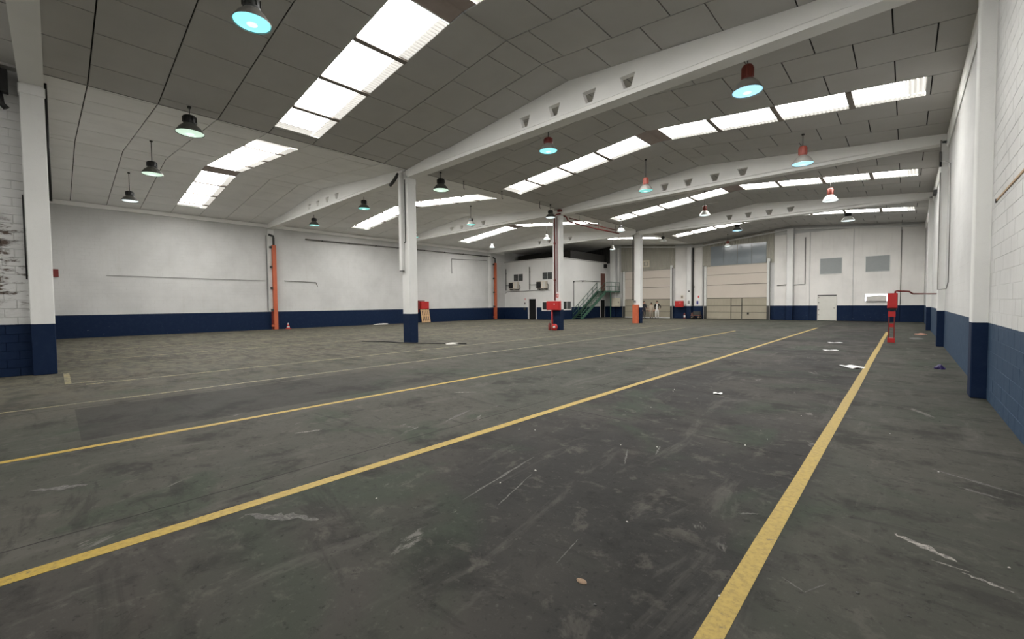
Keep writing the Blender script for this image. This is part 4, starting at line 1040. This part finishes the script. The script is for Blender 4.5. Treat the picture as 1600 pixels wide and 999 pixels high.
# ================================================================== people by the far loading door
def person(loc, rz, hgt, mats, label, pose):
    """mats: skin, top, legs, shoes.  The body is one skinned surface; built facing -y"""
    k = hgt/1.75
    J = {'pel': (0, 0, .95), 'wst': (0, .0, 1.10), 'chs': (0, -.01, 1.32), 'nkb': (0, 0, 1.47), 'nk': (0, -.01, 1.54), 'hd': (0, -.025, 1.63), 'tp': (0, -.01, 1.72)}
    rad = {'pel': (.165, .115), 'wst': (.145, .10), 'chs': (.17, .115), 'nkb': (.085, .07), 'nk': (.055, .058), 'hd': (.078, .095), 'tp': (.05, .06)}
    E_ = [('pel', 'wst'), ('wst', 'chs'), ('chs', 'nkb'), ('nkb', 'nk'), ('nk', 'hd'), ('hd', 'tp')]
    for s, n in ((-1, 'r'), (1, 'l')):
        st_ = pose.get('step', 0)*s
        J['hip'+n] = (s*.10, 0, .88); J['kn'+n] = (s*.105, -.03+st_*.5, .49); J['an'+n] = (s*.11, .02+st_, .09); J['to'+n] = (s*.125, -.14+st_, .04)
        rad['hip'+n] = (.095, .10); rad['kn'+n] = (.062, .066); rad['an'+n] = (.042, .05); rad['to'+n] = (.042, .032)
        J['sh'+n] = (s*.185, .0, 1.42)
        el, wr, hn = pose[n]
        J['el'+n] = el; J['wr'+n] = wr; J['hn'+n] = hn
        rad['sh'+n] = (.07, .072); rad['el'+n] = (.05, .052); rad['wr'+n] = (.032, .036); rad['hn'+n] = (.040, .024)
        E_ += [('pel', 'hip'+n), ('hip'+n, 'kn'+n), ('kn'+n, 'an'+n), ('an'+n, 'to'+n), ('chs', 'sh'+n), ('sh'+n, 'el'+n), ('el'+n, 'wr'+n), ('wr'+n, 'hn'+n)]
    names = list(J); idx = {n: i for i, n in enumerate(names)}
    me = bpy.data.meshes.new('person_skeleton'); me.from_pydata([tuple(c*k for c in J[n]) for n in names], [(idx[a], idx[b]) for a, b in E_], [])
    tmp = bpy.data.objects.new('person_skeleton', me); col.objects.link(tmp)
    md = tmp.modifiers.new('skin', 'SKIN'); sk = me.skin_vertices[0].data
    for n in names: sk[idx[n]].radius = tuple(v*k for v in rad[n])
    sk[idx['pel']].use_root = True
    sb = tmp.modifiers.new('sub', 'SUBSURF'); sb.levels = 2; sb.render_levels = 2
    dg = bpy.context.evaluated_depsgraph_get(); ev = tmp.evaluated_get(dg); bm_me = bpy.data.meshes.new_from_object(ev)
    bpy.data.objects.remove(tmp)
    # fingers rooted inside each palm, nose, joined into the same body mesh
    mb = MB()
    for n in ('r', 'l'):
        w_, h_ = Vector(J['wr'+n]), Vector(J['hn'+n]); d = (h_-w_).normalized(); sd = d.cross(Vector((0, 1, 0))).normalized() if abs(d.y) < .9 else Vector((1, 0, 0))
        cr = d.cross(sd)
        for i, L in enumerate((.07, .08, .075, .058)):
            b_ = h_ + sd*(-.027+.018*i); mb.tube([b_*k, (b_+d*L*.5+cr*.01)*k, (b_+d*L+cr*.03)*k], [.0095*k, .0085*k, .006*k], 6)
        b_ = w_ + d*.03 + sd*-.03; mb.tube([b_*k, (b_+d*.03-sd*.03)*k, (b_+d*.065-sd*.035)*k], [.011*k, .01*k, .007*k], 6)
    mb.tube([(0, -.11*k, 1.655*k), (0, -.132*k, 1.625*k)], [.010*k, .016*k], 6)
    bm = bmesh.new(); bm.from_mesh(bm_me); off = len(bm.verts)
    vs = [bm.verts.new(v) for v in mb.v]
    for f in mb.f: bm.faces.new([vs[i] for i in f])
    hands = [Vector(J['hn'+n])*k for n in 'rl']; wrs = [Vector(J['wr'+n])*k for n in 'rl']
    for f in bm.faces:
        c = f.calc_center_median(); f.smooth = True
        nearhand = min(min((c-a).length for a in hands), min((c-a).length for a in wrs)*1.6) < .10*k
        if c.z > 1.50*k or nearhand: f.material_index = 0
        elif c.z < .115*k: f.material_index = 3
        elif c.z < pose.get('hem', .93)*k and abs(c.x) < .24*k and not nearhand and min((c-Vector(J['el'+n])*k).length for n in 'rl') > .13*k: f.material_index = 2
        else:
            f.material_index = 1
            if pose.get('open') and abs(c.x) < .062*k and c.y < -.03*k: f.material_index = 2
    b2 = bpy.data.meshes.new('body'); bm.to_mesh(b2); bm.free()
    for m_ in mats: b2.materials.append(m_)
    root = empty('person', loc, rz, label=label, cat='person')
    o = bpy.data.objects.new('body', b2); col.objects.link(o); o.parent = root
    hm = MB(); hm.lathe([(.088*k, 0), (.096*k, .05*k), (.088*k, .10*k), (.055*k, .135*k), (.01*k, .145*k)], n=16); hm.build('hair', M['hair'], root, loc=(0, .012*k, 1.635*k))
    for s in (-1, 1):
        MB().lathe([(.001, -.006*k), (.010*k, 0), (.001, .006*k)], n=8, caps=False).build('eye', M['hair'], root, loc=(s*.03*k, -.103*k, 1.66*k))
    MB().tube([(-.02*k, -.104*k, 1.592*k), (.02*k, -.104*k, 1.592*k)], .004*k, 5).build('mouth', M['brown'], root)
    return root
relax = lambda s: ((s*.235, .03, 1.14), (s*.245, -.03, .88), (s*.245, -.06, .80))
person((-18.38, 41.3, 0), .42, 1.74, [M['skin'], M['cloth_black'], M['cloth_white'], M['shoe']], 'person in black jacket and white trousers with one arm bent',
       {'r': relax(-1), 'l': ((.36, .10, 1.16), (.27, -.06, .97), (.21, -.08, .93)), 'hem': .90, 'open': True, 'step': .03})
person((-19.15, 40.0, 0), .9, 1.74, [M['skin'], M['cloth_dark'], M['cloth_dark'], M['shoe']], 'person in dark clothes half hidden behind the far column',
       {'r': relax(-1), 'l': ((.24, -.02, 1.14), (.22, -.2, 1.02), (.2, -.27, 1.0)), 'hem': .9, 'step': .05})
person((-19.25, 41.9, 0), .3, 1.58, [M['skin'], M['cloth_beige'], M['cloth_beige'], M['shoe']], 'person in beige clothes standing between the two darker people',
       {'r': relax(-1), 'l': relax(1), 'hem': .9, 'step': .02})
tb = empty('trestle', (-19.72, 42.1, 0), label='low reddish brown trestle in front of the left loading door', cat='trestle')
for z in (.72, .98): B('rail', M['brown'], -.40, .34, -.03, .03, z, z+.07, tb)
for x in (-.36, .30): B('leg', M['brown'], x-.025, x+.025, -.04, .04, 0, 1.05, tb)
